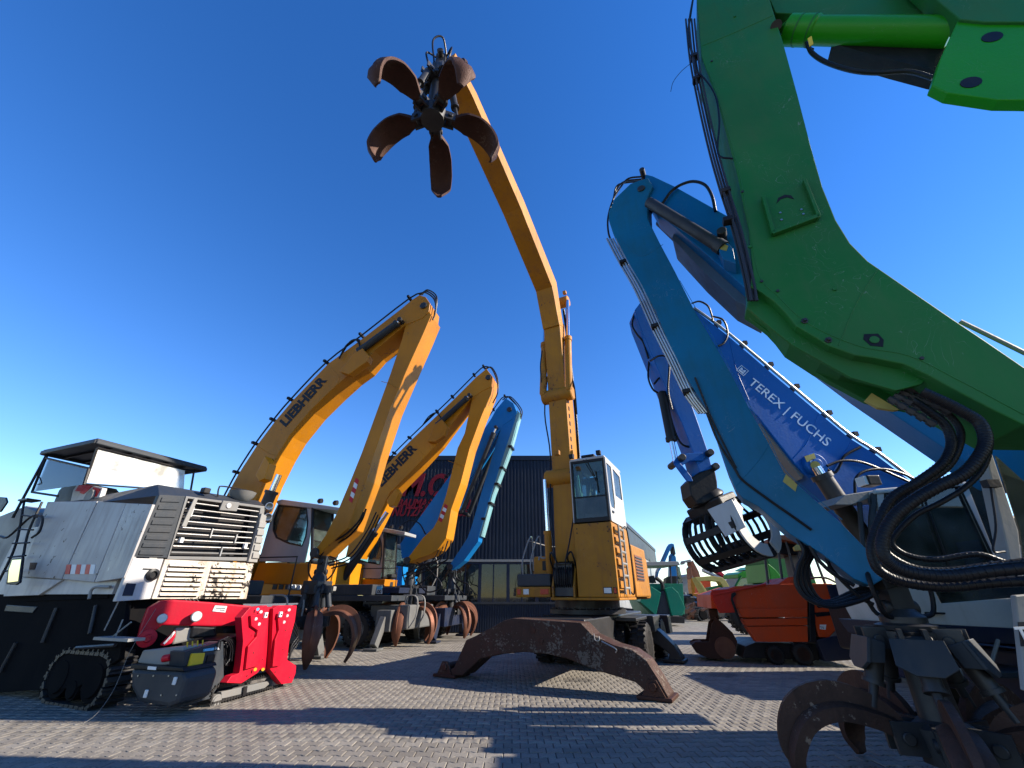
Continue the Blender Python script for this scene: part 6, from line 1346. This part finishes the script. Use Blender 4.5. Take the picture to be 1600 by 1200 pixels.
# ================================================================== orange paver on the right, bucket
PP = Plane((7.2, 12.6), (.975, -.22))
op = thing('orange_road_paver', 'orange-red road paver with canopy parked on the right behind the rusty bucket', 'road paver', (7.8, 13, 0))
def pp(px, name, mat, o0=0, o1=2.2, par=None, bevel=.015): return MB().pl(PP, px, o0, o1).build(name, mat, par or op, bevel=bevel)
hop = pp([(1110, 929), (1150, 916), (1205, 913), (1245, 912), (1262, 930), (1262, 952), (1112, 951)], 'hopper', ORG, 0, 2.3)
pp([(1110, 929), (1112, 922), (1148, 920), (1150, 957), (1124, 958)], 'hopper_wing', ORGR, -.04, .02)
pp([(1112, 929), (1197, 911), (1198, 914), (1113, 932)], 'hopper_rim', ORGR, -.06, .1)
pp([(1153, 951), (1262, 951), (1262, 964), (1160, 965)], 'side_panel', ORG, -.03, .3); pp([(1160, 967), (1262, 966), (1262, 977), (1166, 978)], 'side_panel', ORG, -.01, .3)
pp([(1166, 979), (1262, 978), (1263, 1003), (1182, 1003)], 'side_panel', ORG, .01, .3)
pp([(1143, 927), (1149, 925), (1151, 929), (1145, 935), (1160, 976), (1157, 980), (1142, 938)], 'lift_arm', BLK, -.08, -.04)
pp([(1252, 903), (1264, 932), (1266, 1004), (1276, 1004), (1272, 930)], 'dark_column', BLK, -.02, .5)
pp([(1215, 913), (1232, 902), (1250, 900), (1252, 912)], 'engine_hood', ORG, .3, 2.0)
pp([(1262, 912), (1300, 912), (1345, 950), (1352, 970), (1344, 975), (1310, 980), (1296, 996), (1280, 996), (1266, 950)], 'rear_body', ORG, 0, 2.2)
pp([(1292, 914), (1318, 912), (1340, 942), (1302, 944)], 'control_cover', NAVY, -.05, 1.8)
for k in range(2): pp([(1274 - 2 * k, 943 + 14 * k), (1308 - 2 * k, 941 + 14 * k), (1305 - 2 * k, 947 + 14 * k), (1278 - 2 * k, 950 + 14 * k)], 'vent_slot', BLK, -.008, 0, bevel=0)
MB().pl(PP, [(1281, 976), (1291, 976), (1290, 984), (1281, 983)], -.006, 0).build('number_plate', WSTK, op); text('T6', PP.hit(1282, 982.5, -.008), PP.hit(1288, 982.5, -.008), Z, -PP.n, LETB, op, depth=.002, lift=.001)
pp([(1276, 1000), (1345, 985), (1352, 1030), (1290, 1034)], 'screed', NAVY, -.05, 2.4); pp([(1180, 1004), (1276, 1006), (1280, 1032), (1160, 1028), (1165, 1010)], 'chassis', BLK, .15, 2.0)
for px, r_ in (((1210, 1024), .22), ((1254, 1029), .26)): q = PP.hit(*px, .15); q.z = r_ + .0; tyre_unit(op, q, PP.n, r_, .3, rim=RUST)
q = PP.hit(1232, 1030, 0)
pp([(1216, 836), (1250, 835), (1300, 852), (1296, 857), (1216, 842)], 'canopy_roof', ORGC, .2, 2.2); pp([(1218, 843), (1298, 858), (1298, 868), (1216, 866)], 'canopy_lining', BLK, .6, 2.1)
m = MB()
for a_, b_ in (((1228, 845), (1244, 905)), ((1248, 862), (1262, 912)), ((1270, 862), (1290, 914)), ((1195, 868), (1200, 912)), ((1215, 850), (1222, 905))): m.tube([PP.hit(*a_, .4), PP.hit(*b_, .4)], .035, 6); m.tube([PP.hit(*a_, 1.9), PP.hit(*b_, 1.9)], .035, 6)
m.tube([PP.hit(1262, 903, .2), PP.hit(1290, 903, .2), PP.hit(1310, 912, .2)], .03, 6); m.build('canopy_post', GREASE, op, smooth=True)
pp([(1240, 855), (1252, 846), (1262, 852), (1256, 860), (1242, 861)], 'beacon_plate', BST, .1, .2)
pp([(1246, 866), (1262, 866), (1272, 905), (1255, 908)], 'console', DGREY, .5, 1.6)
# rusty bucket lying on the pavers
bk = thing('excavator_bucket', 'rusty digging bucket lying on the pavers in front of the orange paver', 'bucket', (5.9, 13.4, 0))
PB2 = Plane((5.9, 13.3), (.95, -.3)); bz0 = [PB2.sz(x, y) for x, y in ((1080, 1008), (1087, 1003), (1108, 1003), (1112, 975), (1118, 966), (1130, 975), (1145, 990), (1152, 1003), (1150, 1016), (1140, 1027), (1125, 1031), (1105, 1028), (1088, 1020))]
side_ = [PB2.pt(a, max(z_, .01), 0) for a, z_ in bz0]
MB().prism([side_], PB2.n * .04).build('side_plate', RUST, bk, bevel=.008); MB().prism([[p + PB2.n * .9 for p in side_]], PB2.n * .04).build('side_plate', RUST, bk, bevel=.008)
m = MB(); 
for i in range(4, 12): m.prism([side_[i], side_[i + 1], side_[i + 1] + PB2.n * .9, side_[i] + PB2.n * .9], Vector((0, 0, .02)))
m.build('bucket_shell', RUST, bk)
MB().lathe(PB2.pt(*PB2.sz(1133, 1012), 0), -PB2.n, [(0, .26), (.025, .26), (.026, .22)], 22).build('wear_disc', RUSTP, bk, smooth=True)
for k in range(4):
    q = side_[0] + PB2.n * (.05 + .27 * k); MB().prism([[q, q + PB2.u * .3 + Z * .08, q + PB2.u * .3 - Z * .03]], PB2.n * .09).build('tooth', STEEL if k == 0 else RUSTP, bk, bevel=.008)
m = MB(); q = side_[4]; m.obox(q + PB2.n * .45 + Z * .08, PB2.u * .12, PB2.n * .2, Z * .14); m.build('bracket', RUST, bk, bevel=.02)

# ================================================================== background yard
gp_ = thing('green_road_paver', 'emerald green road paver with flat canopy in the lane beside the hall', 'road paver', (7.9, 29, 0))
PE = Plane((9, 28.6), (1, 0)); pe = lambda px, name, mat, o0=0, o1=3, bevel=.02, par=None: MB().pl(PE, px, o0, o1).build(name, mat, par or gp_, bevel=bevel)
pe([(1002, 878), (1060, 877), (1063, 883), (1003, 884)], 'canopy_roof', LGREY, -.1, 3.2); pe([(1008, 912), (1067, 912), (1070, 960), (1020, 965), (1006, 930)], 'body', EMER, .3, 4.5)
pe([(1008, 925), (1017, 916), (1033, 926), (1025, 962), (1012, 950), (1000, 940)], 'hopper_wing', EMER, -.5, .25); pe([(1040, 920), (1050, 917), (1060, 926), (1071, 950), (1066, 962), (1050, 962)], 'hopper_wing', EMER, -.5, .25)
pe([(1030, 926), (1042, 922), (1052, 963), (1022, 963)], 'hopper_centre', DGREY, -.3, .3)
pe([(1000, 960), (1070, 964), (1070, 974), (1003, 972)], 'push_roller', BLK, -.7, .2)
m = MB()
for x_ in (1007, 1047, 1058):
    for o_ in (.2, 2.8): m.tube([PE.hit(x_, 884, o_), PE.hit(x_ + 2, 912, o_)], .05, 6)
m.build('canopy_post', NAVY, gp_, smooth=True); pe([(1056, 884), (1062, 886), (1067, 911), (1060, 911)], 'side_screen', GLD, .0, .02, 0); pe([(1012, 901), (1022, 899), (1026, 911), (1010, 911)], 'seat', BLK, .8, 1.4, .03); pe([(1048, 900), (1058, 900), (1058, 912), (1041, 912), (1041, 904)], 'console', BLK, .8, 1.4)
m = MB(); m.tube([PE.hit(*p, -.1) for p in ((1025, 903), (1034, 911), (1036, 924))], .12, 8); m.build('exhaust_pipe', BLK, gp_, smooth=True)
track_at((9.35, 30.4, .4), 3.2, .8, (0, 1, 0), .4, gp_); track_at((7.35, 30.4, .4), 3.2, .8, (0, 1, 0), .4, gp_)
def far_machine(name, label, cat, Y, parts, wid, track=None):
    PFm = Plane((0, Y), (1, 0)); P0 = PFm.hit(*parts[0][2][0]); t = thing(name, label, cat, (P0.x, Y, 0))
    for nm, mt, px, o in parts: MB().pl(PFm, px, o, o + wid).build(nm, mt, t, bevel=.02)
    if track:
        c = PFm.hit(*track, wid / 2); c.z = .4; track_at(c, 3, .8, (1, .2, 0), .5, t); track_at(c + Vector((0, 2, 0)), 3, .8, (1, .2, 0), .5, t)
    return t
far_machine('material_handler', 'small teal handler far down the lane, its folded arm above the green canopy', 'material handler', 62, [('boom', TEAL, [(1048, 905), (1049, 868), (1052, 864), (1056, 870), (1061, 905)], .5), ('stick', TEAL, [(1034, 880), (1046, 853), (1049, 849), (1053, 850), (1054, 856), (1051, 853), (1046, 862), (1038, 881), (1030, 893), (1027, 905), (1028, 893)], 0), ('arm_link', GREASE, [(1050, 851), (1053, 850), (1056, 866), (1053, 868)], .2), ('cab', BLUE3, [(1040, 908), (1058, 908), (1058, 928), (1040, 928)], 0), ('upper_carriage', BLUE3, [(1026, 925), (1062, 925), (1062, 938), (1026, 938)], 0)], 1.2, (1045, 940))
far_machine('excavator', 'faded orange excavator with its arm raised, far away beyond the green paver', 'excavator', 55, [('boom', ORGC, [(1079, 878), (1083, 876), (1092, 893), (1095, 903), (1090, 903), (1083, 889), (1079, 882)], 0), ('stick', LGREY, [(1068, 880), (1069, 876), (1079, 874), (1081, 878), (1072, 878), (1069, 882)], 0), ('body', ORG, [(1088, 903), (1110, 903), (1112, 930), (1090, 930)], 0)], 1.2, (1100, 940))
far_machine('excavator', 'upright orange excavator arm with yellow lower end, left of the dull green boom', 'excavator', 46, [('stick', ORGC, [(1077, 888), (1080, 885), (1082, 902), (1079, 905)], 0), ('boom', YEL, [(1079, 900), (1087, 908), (1086, 926), (1082, 930), (1080, 918)], .1), ('body', YEL, [(1083, 928), (1097, 926), (1100, 944), (1082, 944)], 0)], .9, (1090, 950))
far_machine('excavator', 'olive yellow excavator with bowed boom in front of the distant red conveyor', 'excavator', 33, [('boom', BST, [(1086, 902), (1110, 900), (1128, 902), (1134, 907), (1140, 917), (1138, 923), (1131, 918), (1125, 909), (1108, 907), (1094, 908), (1106, 926), (1112, 935), (1106, 935), (1098, 920)], 0), ('stick', BST, [(1087, 905), (1092, 906), (1107, 932), (1102, 935)], .4), ('body', GREEN, [(1108, 918), (1130, 914), (1134, 935), (1106, 940)], .2)], .7, (1115, 948))
far_machine('conveyor', 'red and white slanted conveyor seen beneath the sorting grab', 'conveyor', 40, [('belt_frame', RED, [(1118, 888), (1124, 890), (1137, 902), (1136, 904), (1128, 900), (1116, 892)], 0), ('side_rail', WHT, [(1100, 888), (1104, 890), (1136, 906), (1134, 908), (1101, 893)], .1), ('support', GREY, [(1134, 900), (1155, 897), (1150, 925), (1138, 925)], .6), ('leg', GREY, [(1138, 925), (1141, 925), (1141, 956), (1138, 956)], .6)], .6)
tr_ = far_machine('tractor', 'green tractor cab half hidden behind the orange hopper', 'tractor', 22, [('roof', GREENB, [(1153, 897), (1160, 893), (1190, 892), (1196, 898), (1196, 902), (1154, 903)], 0), ('rear_body', GREEN, [(1150, 918), (1198, 914), (1198, 940), (1148, 945)], 0), ('hood', GREENB, [(1170, 890), (1182, 884), (1190, 892)], .3)], 1.6)
m = MB(); PTt = Plane((0, 22), (1, 0))
for a_, b_ in (((1158, 900), (1148, 918)), ((1180, 900), (1178, 918)), ((1194, 900), (1196, 916))): m.tube([PTt.hit(*a_, 0), PTt.hit(*b_, 0)], .05, 6); m.tube([PTt.hit(*a_, 1.5), PTt.hit(*b_, 1.5)], .05, 6)
m.build('cab_pillar', GREEN, tr_, smooth=True); MB().pl(PTt, [(1160, 901), (1179, 900), (1178, 917), (1150, 918)], .02, .04).build('window', GLD, tr_); MB().pl(PTt, [(1181, 901), (1193, 901), (1195, 916), (1180, 917)], .02, .04).build('window', GLD, tr_)
for x_ in (1158, 1190):
    q = PTt.hit(x_, 940, .2); q.z = .8; tyre_unit(tr_, q, (0, 1, 0), .8, .5, rim=YEL2, rubn=28)
far_machine('skip_lorry', 'dark green tipping body rising behind the orange paver', 'lorry', 17.5, [('tipping_body', GREEN, [(1196, 868), (1206, 866), (1236, 868), (1270, 895), (1276, 912), (1215, 912)], 0), ('front_plate', GREENB, [(1200, 880), (1212, 890), (1228, 910), (1205, 910)], -.1), ('frame', BLK, [(1198, 912), (1280, 912), (1280, 930), (1198, 930)], .1)], 1.8, None)
far_machine('site_cabin', 'grey stone-like shed with low ridge at the far end of the lane', 'shed', 75, [('wall', LGREY, [(1066, 903), (1077, 900), (1084, 903), (1084, 934), (1066, 934)], 0), ('roof', GREY, [(1064, 903), (1074, 897), (1080, 897), (1087, 903)], -.3)], 6)
# scrap and parked machine parts at the end of the lane (one untidy mass)
m = MB(); random.seed(3)
for k in range(150):
    Y_ = random.uniform(36, 48); x_ = Y_ * random.uniform(.368, .50); h_ = random.uniform(.2, 1.6); m.obox((x_, Y_, random.uniform(.1, 1.5)), Vector((random.uniform(.1, .5), random.uniform(-.3, .3), 0)), (0, .3, random.uniform(-.1, .1)), (random.uniform(-.1, .1), 0, h_ * .25))
sp__ = m.build('scrap_heap', GREASE, None, bevel=0); sp__['kind'] = 'stuff'; sp__['label'] = 'dark untidy mass of machine parts at the end of the lane'
m = MB()
for k in range(60):
    Y_ = random.uniform(32, 46); x_ = Y_ * random.uniform(.372, .43); m.obox((x_, Y_, random.uniform(.1, .9)), Vector((random.uniform(.05, .25), 0, .1)), (0, .2, 0), (0, 0, random.uniform(.05, .2)))
o_ = m.build('scrap_pieces', RUSTP, None); o_['kind'] = 'stuff'; o_['label'] = 'reddish scrap pieces strewn at the end of the lane'

lo_ = thing('added_shade_loader', 'dark loader added behind the blue handler cab on the right to shade the lane', 'added loader', (10.5, 10.2, 0))  # added machine, placed behind the cab to cast shade over the lane
bb(lo_, 8.3, 13.0, 8.5, 11.5, .8, 2.45, 'body', NAVY, .08); bb(lo_, 9.2, 11.2, 8.9, 11.1, 2.46, 3.1, 'cab', BLK, .06); bb(lo_, 7.7, 8.28, 8.6, 11.4, .5, 1.5, 'shovel', GREASE, .05)
for x_ in (9.7, 12.2):
    for y_ in (9.2, 11.4): tyre_unit(lo_, (x_, y_, .75), (0, 1, 0), .75, .5)

def weld(par, P_, px, mat, r=.007, o=0.0, name='weld_seam'):
    pts = catmull([P_.hit(x, y, o) for x, y in px], 8); m = MB(); m.tube(pts, r, 6, smooth=False); return m.build(name, mat, par, smooth=True)
for px in ([(1097, 72), (1150, 50), (1208, 24)], [(1108, 112), (1130, 180), (1156, 275), (1170, 352), (1186, 430), (1215, 462), (1262, 505), (1340, 540), (1420, 556), (1500, 595), (1600, 648)], [(1372, 420), (1340, 470), (1310, 540)]): weld(gbo, PG, px, GREEN, .005)
for px in ([(1036, 382), (1000, 400), (968, 372)], [(1150, 760), (1185, 720), (1204, 690)], [(1062, 438), (1092, 490), (1122, 542), (1176, 642), (1203, 690), (1230, 738), (1316, 812)]): weld(stt, PT, px, TEAL2, .004, -.02)
for px in ([(1140, 530), (1150, 575), (1170, 625)], [(1279, 645), (1262, 690), (1240, 716)], [(1330, 690), (1300, 740), (1290, 765)]): weld(xbo, PX, px, BLUE, .007)
for hh, P_, mt, lst in ((h1, P1, YEL, ([(402, 697), (420, 708), (432, 712)], [(513, 570), (530, 590), (522, 606)], [(566, 532), (574, 545), (570, 566)], [(596, 596), (610, 600), (622, 608)])), (h2, P2, YEL2, ([(643, 689), (656, 704), (664, 714)], [(590, 745), (606, 760), (612, 768)], [(700, 720), (712, 724), (726, 728)]))):
    for px in lst: weld(hh, P_, px, mt, .009, -.002)
# bolts and grease on the big booms
m = MB()
for px in ((1112, 96), (1160, 300), (1190, 440), (1440, 560), (1215, 455)): m.lathe(PG.hit(*px, 0), -PG.n, [(0, .016), (.012, .016)], 6)
m.build('bolt', GREASE, gbo)

shade_cab = bb(te, 7.9, 9.7, 4.3, 5.6, 2.42, 4.7, 'cab', WHT, .05)  # out-of-view raised cab, added so its shadow fills the foreground
for a in ((7.885, 7.895, 4.4, 5.5, 3.3, 4.55),): bb(shade_cab, *a, 'window', GLD, 0)
bb(shade_cab, 8.1, 9.4, 4.285, 4.295, 3.3, 4.55, 'window', GLD, 0)

m = MB()
for px in (((88, 950), (66, 1004)), ((150, 946), (140, 990)), ((25, 1004), (0, 1050)), ((120, 1012), (180, 1008))): m.tube([PS.hit(*px[0], .08), PS.hit(*px[1], .08)], .03, 8)
for p in m.pieces(): p.build('hydraulic_cylinder', GREASE, mill, smooth=True)
MB().pl(PS, [(10, 945), (58, 948), (50, 958), (6, 955)], .1, .12).build('step_plate', DGREY, mill, bevel=.01)

random.seed(11)
hoses(crane, RS, [(.0 + .02 * k, [(338 + 5 * k, 1016), (342 + 4 * k, 1002 - 2 * k), (352 + 4 * k, 1000), (360 + 3 * k, 1012), (358 + 4 * k, 1030 + 3 * k)]) for k in range(4)], .012)
m = MB()
for k in range(6): m.lathe(RF.hit(216 + 12 * k, 1056 + (k % 2) * 30, -.085), -RF.n, [(0, .012), (.008, .012)], 6)
m.build('bolt', STEEL, crane)
m = MB()
for x, y in ((398, 990), (396, 1020), (386, 1056), (410, 1030), (446, 985), (442, 1015), (430, 1050), (452, 1058)): m.lathe(RS.hit(x, y, -.172 if y < 1050 else -.125), -RS.n, [(0, .011), (.008, .011)], 6)
m.build('bolt', GREASE, crane)
for hh, P_ in ((h1, P1), (h2, P2)):
    sx = 0 if hh is h1 else 1
    pts = [(512, 880), (545, 862), (572, 826), (588, 800)] if sx == 0 else [(628, 900), (655, 880), (676, 870), (690, 850)]
    hoses(hh, P_, [(.1 + .08 * k, [(x + 3 * k, y + 4 * k + (6 if i in (1, 2) else 0)) for i, (x, y) in enumerate(pts)]) for k in range(3)], .02)
    Fq = Frame((P_.A.x, P_.A.y), (P_.u.x, P_.u.y))
    MB().fb(Fq, -.2, .25, -.75, -.1, 1.62, 1.95).build('valve_block', GREASE, hh, bevel=.02)
    m = MB(); m.tube([Fq.P(-.1, .45, 1.6), Fq.P(-.1, .45, 2.5), Fq.P(-1.6, .45, 2.5), Fq.P(-1.6, .45, 1.6)], .02, 6, smooth=False); m.build('handrail', BLK, hh, smooth=True)

for q in (h1, h2, h3): q['group'] = 'material handlers parked in a row left of the hall'
